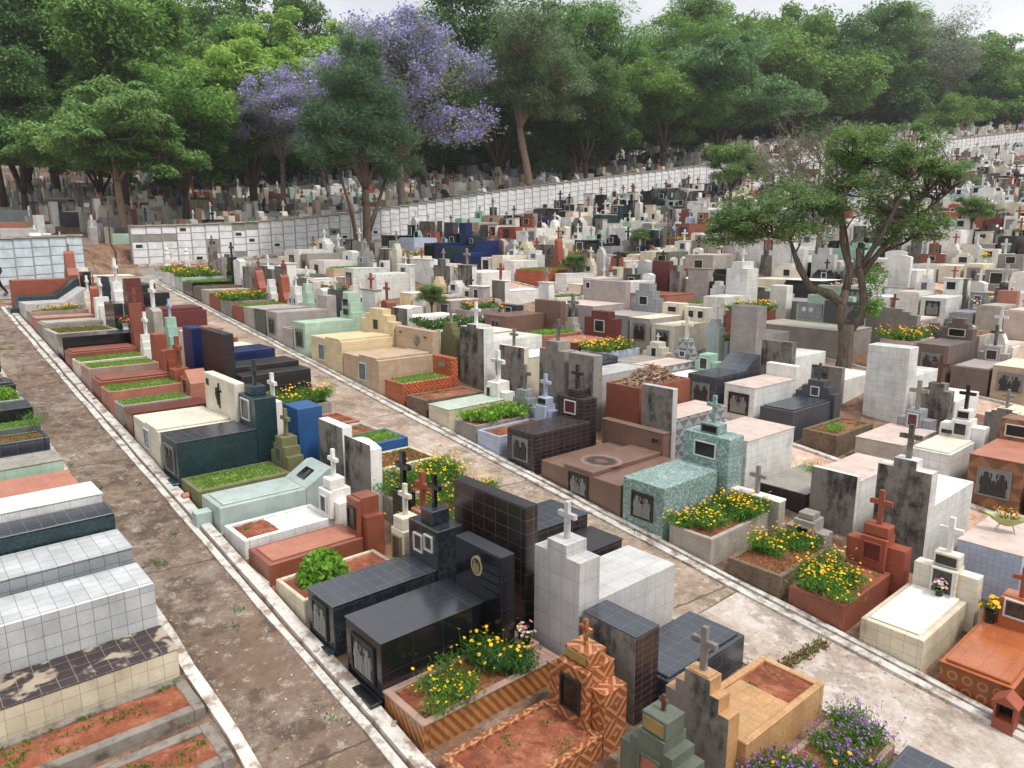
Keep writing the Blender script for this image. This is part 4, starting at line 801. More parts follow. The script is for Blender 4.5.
def auto(row, yA, yB, pal=PAL, occ=.93):
    X, dr = ROWS[row]; r = random.Random(sum(map(ord, row)) * 7 + int(yA * 10)); y = yA
    while y < yB - .8:
        w = (r.choice([.85, .9, .95, 1.0, 1.05, 1.6, 2.0]) if row in 'JKLMNOPQRSTUVWXYabcdeghij' else r.choice([.9, .95, .98, 1.0, 1.04, 1.1, 1.9])) if yB - y > 2.2 else .9
        if r.random() < occ:
            near_wall = wall_y(X) - y < 11 and 22 < X < 66
            m = pick(DARK if near_wall and r.random() < .62 else pal, r)
            kind = r.random(); d = dict(L=r.uniform(1.75, 2.0))
            h = r.choice([.5, .6, .75, .85, .95, 1.1]); hm = m if r.random() < .68 else pick(pal, r)
            head = r.choice(['step3', 'step', 'block', 'wall', 'step3', 'step', 'block', 'gable', 'spire'] if not near_wall else ['block', 'block', 'wall', 'step3'])
            if head in ('spire', 'house') and r.random() < .5: hm = 'red_paint'
            d.update(head=head, hmat=hm, hh=h + r.uniform(.28, .75), hd=r.uniform(.24, .5), hw=r.choice([w, w * .75, w * .6, w]) if head not in ('spire', 'gable') else w * r.uniform(.5, .7))
            if head in ('step', 'step3'): d['sh'] = h + (d['hh'] - h) * .55; d['proud'] = 0
            if dr < 0 and r.random() < .6: d['back'] = 'stained_cement' if head in ('wall', 'block', 'step', 'step3') else None
            if r.random() < (.62 if head != 'spire' else .9): d['cross'] = (r.uniform(.45, .8), r.choice(['whitewash', 'stained_cement', hm, 'whitewash', 'red_paint', 'black_granite', hm, 'concrete']))
            if r.random() < .4 and head in ('block', 'wall'): d['cap'] = (r.choice([hm, 'whitewash', 'concrete']), .035, .045)
            if r.random() < .35: d['plinth'] = (r.choice([m, 'concrete', 'kerb_paint']), r.uniform(.05, .15), .12)
            if dr > 0 and (r.random() < .75 or near_wall):
                ph = r.uniform(.22, .36) * (1.4 if near_wall else 1); d['pic'] = (0, d['hh'] - ph / 2 - .12 if head in ('block', 'wall') else h + ph / 2 + .08, r.uniform(.24, .4) * (1.3 if near_wall else 1), ph, r.choice(['glass_dark', 'portrait', 'glass_dark', 'window_blue']))
                if head in ('spire', 'house', 'gable'): d['pic'] = (0, h + .16, .22, .24, 'glass_dark')
            if dr > 0 and r.random() < .55 and h > .75: d['relief'] = (.5, min(.56, h * .6), r.choice(['pewter', 'bronze', 'glass_dark']))
            if kind < .16: d['fill'] = r.choice(['grass', 'flowers', 'soil', 'dry']); h = min(h, .8); d.pop('relief', None)
            elif kind < .5: d['lid'] = (.07, .05, r.choice([m, 'pink_wash', m]))
            elif kind < .7: d['top'] = r.choice(['pink_wash', 'whitewash', m])
            t = T(row, y + .03, y + w - .03, h, m, None, hero=False, **d)
        y += w + r.choice([.03, .05, .1, .06])
auto('D', 24.0, 41.0, occ=.97); auto('E', 23.2, 43); auto('F', 14.6, 16.4); auto('F', 23.4, 43); auto('F', 4.4, 7.0); auto('G', 18.5, 20.1); auto('G', 22.4, 28.1); auto('G', 30.4, 34.1); auto('G', 38.0, 44.5); auto('B', 37.0, 39.5)
auto('D', 1.2, 3.0)
for n in 'HIJKLMNOPQRSTUVWXYabcdeghij':
    X = ROWS[n][0]
    auto(n, max(.262 * X - .5, 2), wall_y(X) - 2.0, FARP if n > 'I' else PAL, occ=.97)
# tombs on the rising ground behind the niche wall
BEH = []
rb = random.Random(5)
for band in range(16):
    for i in range(150):
        X = -30 + i * 1.2 + rb.uniform(-.2, .2); Y = wall_y(X) + 2.6 + band * 3.1 + rb.uniform(-.5, .5)
        if (8.4 < X < 11.8 and band) or 7 < X < 12.2 and band == 0 or rb.random() < .12: continue
        m = pick(PAL, rb); h = rb.choice([.4, .55, .7, .9]); hd = rb.choice(['step3', 'block', 'wall', 'spire', 'gable'])
        d = dict(row='_', X=X, dirn=rb.choice([1, -1]), y0=Y - .48, y1=Y + .48, h=h, mat=m, L=1.8, hero=False, label=None, head=hd, hmat=pick(PAL, rb), hh=h + rb.uniform(.15, .75), hd=.4, hw=rb.choice([.9, .7, .6]))
        if hd == 'step3': d['sh'] = h + .2
        if rb.random() < .5: d['cross'] = (rb.uniform(.5, .9), rb.choice(['whitewash', 'stained_cement', 'red_paint', 'black_granite']))
        if rb.random() < .5: d['pic'] = (0, h + .2, .24, .26, 'glass_dark')
        BEH.append(d)

# ------------------------------------------------------------------ camera maths used to rank tombs by how large they stand in view
TH, PITCH, FPX = R(41.0), math.atan(149 / 740.), 740.
FWH = Vector((math.sin(TH), math.cos(TH), 0)); RGT = Vector((math.cos(TH), -math.sin(TH), 0))
FW = FWH * math.cos(PITCH) - Vector((0, 0, 1)) * math.sin(PITCH); UP = Vector((0, 0, 1)) * math.cos(PITCH) + FWH * math.sin(PITCH)
CAM = Vector((0, 0, 7.0))
def look(p):
    q = Vector(p) - CAM; z = q.dot(FW)
    return 512 + FPX * q.dot(RGT) / z, 384 - FPX * q.dot(UP) / z, z
for s in TOMBS + BEH:
    X, dr = ROWS[s['row']] if s['row'] in ROWS else (s['X'], s['dirn'])
    ym = (s['y0'] + s['y1']) / 2; s['dir'] = dr; s['loc'] = (X, ym, g(X + dr * 1.0, ym) if s['row'] not in 'ZABC' else g(X, ym))
    px, py, z = look((X + dr, ym, s['loc'][2] + s['h'])); s['px'], s['py'], s['z'] = px, py, z
    s['size'] = (s['hh'] if s.get('head') else s['h']) * 740 / max(z, 1)
for s in list(TOMBS):
    if not (-60 < s['px'] < 1090 and -20 < s['py'] < 900) and not s['hero']: TOMBS.remove(s)
autos = sorted([s for s in TOMBS if not s['hero']], key=lambda s: s['z'])
NI = 292 - sum(1 for s in TOMBS if s['hero'])
indiv = set(id(s) for s in autos[:NI])
print('tombs', len(TOMBS), 'hero', sum(s['hero'] for s in TOMBS), 'indiv', min(NI, len(autos)), 'behind', len(BEH))

# ---- labels of the unhandled tombs: look first, then neighbours, then zone
ZONE = {'A': 'at the end of brown path', 'B': 'at the end of pale path', 'D': 'facing the reddish path', 'E': 'facing the reddish path', 'F': 'on the row before the leafy tree', 'G': 'on the row beside the leafy tree', 'f': 'beyond the third path'}
ORD = ['first', 'second', 'third', 'fourth', 'fifth', 'sixth', 'seventh', 'eighth', 'ninth', 'tenth', 'eleventh', 'twelfth']
LAB = set(s['label'] for s in TOMBS if s.get('label'))
XN = {'whitewash': 'white', 'stained_cement': 'dark grey', 'red_paint': 'orange', 'black_granite': 'black'}
def describe(s):
    c = CN.get(s['mat'], s['mat'].replace('_', ' ')); ty = {'grass': 'lawn grave', 'flowers': 'flower bed grave', 'soil': 'soil grave', 'dry': 'dry grass grave'}.get(s.get('fill'), 'tomb')
    sz = 'wide ' if s['y1'] - s['y0'] > 1.5 else ('low ' if s['h'] < .7 else ('tall ' if s['h'] > 1.15 else ''))
    hs = HEADS[s['head']] if s.get('head') else 'no headstone'
    hc = CN.get(s.get('hmat'), '') if s.get('hmat') != s['mat'] else ''
    return sz + c + ' ' + ty, ('with ' + (hc + ' ' if hc else '') + hs if s.get('head') else 'without headstone'), (('and ' + XN.get(s['cross'][1], CN.get(s['cross'][1], 'stone')) + ' cross') if s.get('cross') else '')
rows = {}
for s in TOMBS: rows.setdefault(s['row'], []).append(s)
for r_ in rows.values(): r_.sort(key=lambda s: -s['y0'])
def short(s): return CN.get(s['mat'], s['mat'].replace('_', ' '))
for rn, r_ in rows.items():
    for i, s in enumerate(r_):
        if s['hero'] or id(s) not in indiv: continue
        a, b, c = describe(s); Lf = short(r_[i - 1]) if i else None; Rg = short(r_[i + 1]) if i + 1 < len(r_) else None
        z = ZONE.get(rn, 'beyond the leafy tree')
        nb = ('between %s and %s ones' % (Lf, Rg)) if Lf and Rg else 'at its row end'
        cand = [f'{a} {b} {c}', f'{a} {b} {nb}', f'{a} {c[4:] and "with " + c[4:]} {nb}', f'{a} {b} {z}', f'{a} {nb} {z}', f'{a} {b} {c} {nb}', f'{a} {b} {c} {z}']
        cand += [f'{a} {b} {ORD[k % 12]} from the left {z}' for k in range(i, i + 1)] + [f'{a} {ORD[k]} from left of its colour {z}' for k in range(12)]
        for t in cand:
            t = ' '.join(t.split())
            if t not in LAB and 4 <= len(t.split()) <= 16: break
        LAB.add(t); s['label'] = t

# ---- build
def make_emit(root):
    def emit_obj(name, mb, parent):
        return obj(name, mb, parent if parent is not None else root)
    return emit_obj
far = MB()
def make_far(M):
    def emit_far(name, mb, parent):
        o = len(far.v); far.v.extend([tuple(M @ Vector(p)) for p in mb.v]); far.f.extend([tuple(i + o for i in f) for f in mb.f])
        k = mb.mats[0]
        if k not in far.mats: far.mats.append(k)
        far.mi.extend([far.mats.index(k)] * len(mb.f)); return None
    return emit_far
NAME = {'grass': 'lawn_grave', 'dry': 'lawn_grave', 'flowers': 'flower_bed_grave', 'soil': 'soil_grave'}
for s in TOMBS + BEH:
    jq = random.Random(int(s['y0'] * 91) + int(s['loc'][0] * 13)); am = .6 if s['hero'] else 1.5
    rz = (-math.pi / 2 if s['dir'] > 0 else math.pi / 2) + R(jq.uniform(-am, am)); s['rz'] = rz; tilt = (R(jq.uniform(-am, am) * .6), R(jq.uniform(-am, am) * .6))
    if s['hero'] or id(s) in indiv:
        gr = {'A': 'tombs facing the brown path', 'Z': 'tombs left of the brown path', 'B': 'tombs backing the brown path row', 'C': 'tombs facing the pale path'}.get(s['row'], 'tombs across the hillside')
        s['root'] = thing(NAME.get(s.get('fill'), 'tomb'), s['label'], 'tomb' if not s.get('fill') else 'grave', s['loc'], rz, gr); s['root'].rotation_euler = (tilt[0], tilt[1], rz)
        build(s, make_emit(s['root']), 2 if s['z'] < 24 else 1)
    else:
        M = Matrix.Translation(s['loc']) @ Matrix.Rotation(rz, 4, 'Z') @ Matrix.Rotation(tilt[0], 4, 'X') @ Matrix.Rotation(tilt[1], 4, 'Y'); build(s, make_far(M), 0)
fo = obj('distant_tombs', far); fo['kind'] = 'stuff'; fo['label'] = 'crowded far tombs up the hillside and under the trees'; fo['category'] = 'tombs'
def find(lab):
    return next(s for s in TOMBS if s.get('label') and lab in s['label'])

# ------------------------------------------------------------------ extras on the nearer tombs
def P3(s, x, y, z):
    """tomb frame -> world"""
    M = Matrix.Translation(s['loc']) @ Matrix.Rotation(s['rz'], 4, 'Z'); return M @ Vector((x, y, z))
s = find('round gold emblem')
b = MB().mat('brass'); x0 = s['yx'](7.95)
yf = s['L'] + .002
ring = [(x0 + .13 * math.cos(a), 1.42 + .15 * math.sin(a)) for a in [i * math.pi / 12 for i in range(24)]]
b.prism(ring, 'y', yf - .03, yf - .001); em = obj('round_emblem', b, s['root'])
b = MB().mat('bronze'); b.prism([(x0 + .1 * math.cos(a), 1.42 + .12 * math.sin(a)) for a in [i * math.pi / 12 for i in range(24)]], 'y', yf - .034, yf - .03); o = obj('emblem_face', b, em)
b = MB().mat('gold'); figure(b, x0 - .03, 1.32, .19, yf - .034, .008); figure(b, x0 + .04, 1.33, .16, yf - .034, .008); obj('emblem_figures', b, em)
b = MB().mat('black_granite')
x1 = s['yx'](7.86)
for k in range(5): b.box(min(x1, s['yx'](7.44)), max(x1, s['yx'](7.44)), yf - .022, yf - .001, 1.02 + k * .14, 1.02 + k * .14 + .115)
obj('louvred_panel', b, s['root'])
def crucifix(s, x, z, hgt, key='dark_brown_tile'):
    y = s['L'] + .001; b = MB().mat(key); b.prism(shift(cross_pts(hgt, hgt * .24, .045, .7), x, z), 'y', y - .03, y - .001); c = obj('crucifix', b, s['root'])
    b = MB().mat('bronze'); zz = z + hgt * .7
    b.tube([(x - hgt * .2, y - .05, zz + .05), (x, y - .06, zz), (x + hgt * .2, y - .05, zz + .05)], .014, 5); b.tube([(x, y - .06, zz + .09), (x, y - .07, zz - .05), (x + .01, y - .05, z + .08)], [.03, .04, .015], 6); obj('crucified_figure', b, c)
s = find('bronze crucifix'); crucifix(s, s['yx'](17.9), .9, .62)
b = MB().mat('bronze'); b.box(s['yx'](18.8), s['yx'](18.62), s['L'] - .012, s['L'] - .0005, 1.36, 1.52); obj('name_plate', b, s['root'])
s = find('silver flower wreath'); y = s['L']; cx = .2
b = MB().mat('pewter')
for k in range(9):
    a = k * 2 * math.pi / 9; b.prism([(cx + .06 * math.cos(a - .5), 1.3 + .06 * math.sin(a - .5)), (cx + .2 * math.cos(a), 1.3 + .2 * math.sin(a)), (cx + .06 * math.cos(a + .5), 1.3 + .06 * math.sin(a + .5))], 'y', y - .03 - .003 * k, y - .001 - .003 * k)
b.prism([(cx + .06 * math.cos(a), 1.3 + .06 * math.sin(a)) for a in [i * math.pi / 4 for i in range(8)]], 'y', y - .07, y - .03)
obj('wreath_ornament', b, s['root'])
s = find('dark portrait plate'); hd0 = s['L'] + .002; ln = math.hypot(.42, s['hh'] - s['h']); a = math.atan2(s['hh'] - s['h'], .5)
b = MB().mat('glass_dark'); b.box(-.2, .16, .14, .42, .002, .022); o = obj('portrait_or_niche_panel', b, s['root'], (0, hd0, s['h'])); o.rotation_euler = (a, 0, 0)
b = MB().mat('portrait'); b.box(.0, .12, .2, .38, .022, .026); o2 = obj('photo', b, o)
b = MB().mat('aqua'); b.box(-.13, .13, -.32, -.004, -.4, .3, .01); b.box(-.1, .1, -.33, -.321, .0, .22); obj('flower_box', b, s['root'])
s = find('olive green grave'); b = MB().mat('salmon'); b.tube([(0, -.03, .1), (0, -.16, .1)], .085, 10); obj('round_spout', b, s['root'])
s = find('soot ring')
b = MB().mat('bronze'); z = s['h'] + .1
def ringmesh(mb, cx, cy, z, r0, r1, n=28, jit=.04):
    r = random.Random(3); vs = []; 
    for k in range(n):
        a = 2 * math.pi * k / n; j = 1 + r.uniform(-jit, jit); vs += [(cx + r0 * j * math.cos(a) * 1.3, cy + r0 * j * math.sin(a), z), (cx + r1 * j * math.cos(a) * 1.3, cy + r1 * j * math.sin(a), z)]
    mb.add(vs, [(2 * k, 2 * k + 1, (2 * k + 3) % (2 * n), (2 * k + 2) % (2 * n)) for k in range(n)])
def soot():
    t = NT('soot'); ov, rn, uv = t.objvec(); tc = t.n('ShaderNodeTexCoord')
    ln_ = t.n('ShaderNodeVectorMath', operation='LENGTH'); mp = t.n('ShaderNodeMapping'); mp.inputs['Scale'].default_value = (1, 1.25, 0); t.l(tc.outputs['Object'], mp.inputs[0]); t.l(mp.outputs[0], ln_.inputs[0])
    d = t.math('ADD', ln_.outputs['Value'], t.math('MULTIPLY', t.noise(ov, 6, 4), .16))
    c = t.ramp(d, [(.1, lin('6a4630')), (.22, lin('5b4034')), (.3, lin('1f1a18')), (.42, lin('3a302b')), (.56, lin('84675a'))]); t.bsdf(c, .6); MATS['soot'] = t.m
soot()
b = MB().mat('soot'); b.prism([(.5 * math.cos(a), .44 * math.sin(a)) for a in [i * math.pi / 16 for i in range(32)]], 'z', .0015, .003)
obj('soot_stain', b, s['root'], (s['yx'](10.9), .75, s['h'] + .1))
s = find('mint green stepped wall'); y = s['L']; 
def plate(x0, x1, z0, z1, key, nm, d=.05, par=None):
    b = MB().mat(key); b.box(x0, x1, y - d, y - .001, z0, z1); return obj(nm, b, par or s['root'])
pa = plate(s['yx'](15.2), s['yx'](14.2), .95, 1.55, 'bluegrey_tile', 'stone_plate', .06)
b = MB().mat('white_frame')
for k in (0, 1): b.prism([(s['yx'](14.95 - k * .3) + .1 * math.cos(a), 1.3 + .1 * math.sin(a)) for a in [i * math.pi / 6 for i in range(12)]], 'y', y - .075, y - .061)
obj('oval_photos', b, pa)
pb = plate(s['yx'](14.1), s['yx'](12.5), .86, 1.72, 'grey_granite', 'stone_plate', .09)
b = MB().mat('stained_cement'); cx = s['yx'](13.2)
b.prism([(cx - .28, 1.6), (cx + .28, 1.6), (cx + .24, 1.42), (cx + .1, 1.28), (cx + .04, 1.22), (cx + .05, 1.05), (cx + .24, .95), (cx - .24, .95), (cx - .05, 1.05), (cx - .04, 1.22), (cx - .1, 1.28), (cx - .24, 1.42)], 'y', y - .11, y - .09); obj('engraved_chalice', b, pb)
s = find('black photo plates')
b = MB().mat('glass_dark'); y = s['L'] - .1
b.box(-.3, -.06, y - .03, y - .011, 1.02, 1.12); obj('photo_plate', b, s['root'])

# flower beds and plants ------------------------------------------------------
q = np.random.default_rng(4)
def star(C, r, ax, key):
    up = unit(np.cross(ax, q.normal(0, 1, ax.shape))); s2 = np.cross(ax, up); R_ = r[:, None]
    v1 = np.stack([C + up * R_, C + s2 * R_, C - up * R_, C - s2 * R_], 1).reshape(-1, 3)
    d1 = (up + s2) * .7071; d2 = (up - s2) * .7071; C2 = C + ax * .003
    v2 = np.stack([C2 + d1 * R_, C2 - d2 * R_, C2 - d1 * R_, C2 + d2 * R_], 1).reshape(-1, 3)
    return [(v1, key), (v2, key)]
def bush(label, s, x0, x1, y0, y1, h, nf, nb, petal='yellow_petal', leaf='herb', fr=.03, name='flower_bush', wide=1., cat='flowers', z=None, lw=.022, stems=True, spread=.04, leaf_len=1., dome=False):
    """plants growing in a bed: thin leaves and stems plus open blossoms above them"""
    zt = (s['h'] - .06) if z is None else z; loc = P3(s, (x0 + x1) / 2, (y0 + y1) / 2, zt)
    root = thing(name, label, cat, loc, s['rz'], 'planted flowers and bushes' if nb else 'green plants on graves')
    W, Lg = (x1 - x0), (y1 - y0); ncl = max(5, int(W * Lg * 16)); nb = int(nb * 1.5)
    if lw == .022: nf = int(nf * 1.5); lw = .014
    cl = np.stack([q.uniform(-W / 2, W / 2, ncl), q.uniform(-Lg / 2, Lg / 2, ncl)], 1); ch = q.uniform(.55, 1.1, ncl); ci = q.integers(0, ncl, nf)
    px = cl[ci, 0] + q.normal(0, .09, nf); py = cl[ci, 1] + q.normal(0, .09, nf)
    hh = h * ch[ci] * np.sqrt(q.uniform(.08, 1, nf)); ln = h * .32 * leaf_len * q.uniform(.6, 1.3, nf)
    over = 1 + .35 * hh / h
    C = np.stack([px * over, py * over, hh * .82], 1)
    if dome:
        d_ = unit(q.normal(0, 1, (nf, 3))); d_[:, 2] = np.abs(d_[:, 2]); C = d_ * np.array([W * .62, Lg * .62, h]) * (q.uniform(.35, 1, nf) ** .5)[:, None]
    ax = unit(np.stack([q.normal(0, .7, nf), q.normal(0, .7, nf), q.uniform(.2, 1.2, nf)], 1)); up = unit(q.normal(0, 1, (nf, 3)))
    fol = cards(C, ln, np.maximum(.012, lw * q.uniform(.7, 1.6, nf)) * wide, ax, up, q)
    obj('foliage', cards_mesh('foliage', [(fol, leaf)]), root)
    if nb:
        ci = q.integers(0, ncl, nb); ov = 1.3
        C = np.stack([(cl[ci, 0] + q.normal(0, .12, nb)) * ov, (cl[ci, 1] + q.normal(0, .12, nb)) * ov, h * ch[ci] * q.uniform(.75, 1.25, nb)], 1)
        ax = unit(np.stack([q.normal(0, .45, nb), q.normal(0, .45, nb), np.ones(nb)], 1))
        gs = star(C, fr * q.uniform(.6, 1.05, nb), ax, petal)
        if stems:
            B = C.copy(); B[:, 2] *= .45; B[:, 0] *= .9; d = C - B; L_ = np.linalg.norm(d, axis=1)
            v = cards((C + B) / 2, L_, np.full(nb, .008), unit(d), unit(q.normal(0, 1, (nb, 3))), q); gs.append((v, 'herb'))
        obj('blossoms', cards_mesh('blossoms', gs), root)
    return root
s = find('orange plank')
bush('yellow daisies in front half of the orange plank tiled bed', s, -.36, .3, .25, .95, .3, 1500, 46, fr=.028)
bush('dense green clump of yellow daisies at back of plank tiled bed', s, -.3, .3, 1.2, 1.8, .46, 2600, 40, fr=.03, leaf='dark_herb')
s = find('bright green leafy bush')
bush('bright green round leafy bush in cream planter', s, -.3, .3, .25, .95, .56, 1500, 0, leaf='bush_leaf', lw=.07, leaf_len=.75, dome=True, name='leafy_bush', cat='bush')
s = find('orange and white chevron'); bush('small weeds along the edge of the chevron bordered grave', s, .22, .36, .9, 1.6, .08, 160, 0, leaf='herb', name='weed_patch', cat='weeds')
s = find('purple blossom'); bush('purple flowers filling the pink stone bed at bottom right', s, -.36, .36, .1, 1.8, .27, 5600, 560, petal='purple_petal', leaf='herb', fr=.02)
bush('few orange daisies growing among the purple flowers', s, -.36, .1, .9, 1.8, .44, 60, 9, petal='orange_petal', fr=.032)
s = find('terracotta planter of yellow daisies'); bush('yellow daisies in terracotta planter below red cross', s, -.38, .38, .2, 1.6, .38, 3400, 150)
s = find('mossy brick planter'); bush('yellow daisies at the back of mossy brick planter', s, -.4, .4, .75, 1.7, .4, 2300, 110)
s = find('pale cement planter brimming'); bush('mass of yellow daisies in pale cement planter beside teal tomb', s, -.4, .42, .2, 1.9, .4, 4800, 260)
s = find('yellow flower bed beside'); bush('yellow daisies beside the long brown tiled wall', s, -.42, .42, .3, 1.9, .42, 3000, 130)
s = find('small terracotta cross'); bush('yellow daisies in front of small terracotta cross', s, -.45, .45, .25, 1.9, .44, 3400, 170)
s = find('thin black cross'); bush('yellow daisies by the thin black cross', s, -.45, .45, .2, 1.9, .44, 3600, 190)
s = find('tall yellow daisies'); bush('tall yellow daisies in front of dark double tomb', s, -.42, .42, .15, 1.8, .5, 2600, 95, fr=.038)
s = find('leafy bushes and dark stone'); bush('leafy green bush with few orange blooms in grey planter', s, -.36, .36, .2, 1.7, .45, 1500, 26, petal='orange_petal', leaf='bush_leaf', lw=.05, wide=1.1)
s = find('dotted with yellow'); bush('small yellow blooms on distant grave bed by brown path', s, -.4, .4, .3, 1.7, .22, 600, 50, fr=.05)
for lab, txt in (('grey planter full', 'yellow flowers in grey planter before orange headstone'), ('pale green planter', 'yellow flowers in pale green planter near niche wall'), ('long white planter', 'orange yellow flowers in long white planter at lane corner'), ('low brick flower bed', 'few yellow flowers beyond the maroon tomb'), ('pale blue planter thick', 'thick yellow flowers in pale blue planter beyond third path'), ('terracotta planter of yellow flowers left', 'yellow flowers in terracotta planter left of mint wall'), ('bushy yellow flowers', 'bushy yellow flowers on pale tomb right of tree')):
    s = find(lab); w = (s['y1'] - s['y0']) / 2 - .08
    bush(txt, s, -w, w, .1, 1.75, .42, 1300, 130 if 'few' not in txt else 25, fr=.045, lw=.05, petal='orange_petal' if 'orange' in txt else 'yellow_petal')
s = find('dark green leaves'); bush('low dense dark green leaves on broad white tomb', s, -.8, .8, .4, 2.1, .36, 2600, 60, petal='mixed_petal', leaf='dark_herb', lw=.06, name='leafy_plants', cat='plants')
s = find('small pinkish grey planter'); bush('lime green small bush beside mint green tomb', s, -.3, .3, .5, 1.3, .3, 700, 0, leaf='bush_leaf', lw=.06, name='leafy_bush', cat='bush')
s = find('fresh green plants'); bush('fresh lime green plants on salmon grave beyond third path', s, -.4, .4, .2, 1.8, .2, 700, 0, leaf='bush_leaf', lw=.05, name='leafy_bush', cat='bush')
s = find('rounded bush'); bush('rounded yellow green bush in grave left of path', s, -.3, .35, .1, .9, .34, 1300, 0, leaf='bush_leaf', lw=.04, dome=True, name='leafy_bush', cat='bush')
b = MB().mat('plastic_blue'); b.lathe([(.02, 0), (.16, .02), (.2, .1), (.13, .2), (.05, .24)], 9); o = obj('plastic_bag', b, None, tuple(P3(s, .12, 1.25, s['h'] - .04))); tag(o, 'crumpled light blue plastic bag in grey grave left of path', 'bag')
s = find('greenish cement grave'); bush('tall thin grass tuft at path end of greenish grave', s, -.36, -.2, .02, .2, .5, 90, 0, leaf='herb', lw=.012, name='grass_tuft', cat='grass tuft', leaf_len=2)
s = find('weeds behind daisy'); bush('grass tuft on low dark slab tomb by reddish path', s, -.1, .3, .1, .45, .26, 240, 0, leaf='bush_leaf', name='grass_tuft', cat='grass tuft')
s = find('broken red brick'); bush('green grass tuft on broken red brick grave', s, -.3, .2, .4, 1.0, .24, 420, 0, leaf='bush_leaf', name='grass_tuft', cat='grass tuft')
for s in TOMBS:   # auto planted beds
    if s.get('fill') == 'flowers' and not s['hero'] and id(s) in indiv:
        w = (s['y1'] - s['y0']) / 2 - .12
        pt = rnd.choice(['yellow_petal', 'mixed_petal', 'yellow_petal', 'red_petal', 'orange_petal'])
        t = {'y': 'yellow', 'm': 'pink and white', 'r': 'red', 'o': 'orange'}[pt[0]] + ' flowers on the ' + s['label']
        t = ' '.join(t.split()[:16])
        if t in USED: t = 'low ' + ' '.join(t.split()[:15])
        bush(t, s, -w, w, .2, s['L'] - .2, .34, 420, 50, petal=pt, fr=.06, lw=.07, stems=False)
s = find('heaped with dry leaves')
def drypile(label, s, x0, x1, y0, y1, z, h, n):
    u = q.uniform(-1, 1, n); v = q.uniform(-1, 1, n); C = np.stack([(x0 + x1) / 2 + u * (x1 - x0) / 2, (y0 + y1) / 2 + v * (y1 - y0) / 2, z + h * (1 - u * u) * (1 - v * v) * q.uniform(.3, 1, n)], 1)
    vv = cards(C, q.uniform(.12, .34, n), q.uniform(.04, .09, n), unit(q.normal(0, 1, (n, 3)) * [1, 1, .35]), unit(q.normal(0, 1, (n, 3))), q)
    o = obj('dry_leaf_pile', cards_mesh('dry_leaf_pile', [(vv, 'dry_leaf')])); o.location = s['loc']; o.rotation_euler = (0, 0, s['rz']); tag(o, label, 'dry leaves', 'piles of dry leaves')
drypile('heap of curled dry palm leaves on tall terracotta tomb', s, -.5, .5, .1, 2.05, s['h'] - .1, .55, 900)
def vase(label, s, x, y, z, pot='bronze', petal='mixed_petal', hgt=.16, n=22, sc_=1.):
    root = thing('flower_vase', label, 'vase', P3(s, x, y, z), s['rz'], 'flower vases on tombs'); root.scale = (sc_,) * 3
    b = MB().mat(pot); b.lathe([(.045, 0), (.06, .02), (.05, .08), (.07, hgt), (.06, hgt)], 10); obj('vase_body', b, root)
    C = np.stack([q.normal(0, .06, n), q.normal(0, .06, n), hgt + .08 + q.uniform(-.04, .1, n)], 1); obj('blossoms', cards_mesh('blossoms', star(C, np.full(n, .035), unit(C - [0, 0, hgt - .05]), petal)), root)
    C = np.stack([q.normal(0, .06, 40), q.normal(0, .06, 40), hgt + q.uniform(-.02, .1, 40)], 1); obj('leaves', cards_mesh('leaves', [(cards(C, np.full(40, .1), np.full(40, .03), unit(C - [0, 0, hgt - .1]), unit(q.normal(0, 1, (40, 3))), q), 'herb')]), root)
s = find('orange plank')
b = MB().mat('pink_stone'); b.box(-.22, .12, 2.02, 2.28, s['h'] + .021, s['h'] + .12, .006); obj('small_block', b, s['root'])
vase('small pot of pale pink flowers on plank tiled bed ledge', s, -.12, 2.15, s['h'] + .12, 'black_granite', 'mixed_petal', .1, 10)
vase('small pot of white flowers on plank tiled bed ledge', s, .04, 2.1, s['h'] + .12, 'black_granite', 'mixed_petal', .08, 12, .9)
s = find('bright white slab'); vase('pink and white flowers before the cream tomb portrait', s, s['yx'](4.0), s['L'] - .2, s['h'] + .01, 'glass_dark', 'mixed_petal', .16, 26)
s = find('glossy orange tomb'); vase('vase of bright yellow flowers on glossy orange tomb', s, -.34, s['L'] - .14, s['h'] + .01, 'glass_dark', 'yellow_petal', .22, 26, 1.25)
s = find('no headstone'); vase('colourful bouquet at the end of long black tomb', s, -.1, 2.0, s['h'], 'white_frame', 'red_petal', .16, 20, 1.6)
s = find('pinkish top carrying'); root = thing('flower_bowl', 'pale green boat shaped bowl of dry flowers on wire stand', 'flower bowl', P3(s, .05, 1.25, s['h']), s['rz'] + .3)
b = MB().mat('ceramic_green'); n = 14; vs = []
for rr, z in ((.12, .14), (.2, .2), (.27, .3), (.25, .3), (.16, .22)): vs += [(rr * 1.35 * math.cos(2 * math.pi * k / n), rr * .5 * math.sin(2 * math.pi * k / n), z + .05 * math.cos(2 * math.pi * k / n) ** 2) for k in range(n)]
b.add(vs, [(i * n + k, i * n + (k + 1) % n, (i + 1) * n + (k + 1) % n, (i + 1) * n + k) for i in range(4) for k in range(n)] + [tuple(range(n - 1, -1, -1)), tuple(4 * n + k for k in range(n))]); obj('bowl', b, root)
b = MB().mat('steel')
for sx in (-1, 1):
    for sy in (-1, 1): b.tube([(sx * .1, sy * .05, .16), (sx * .16, sy * .1, .0)], .007, 5)
obj('wire_stand', b, root)
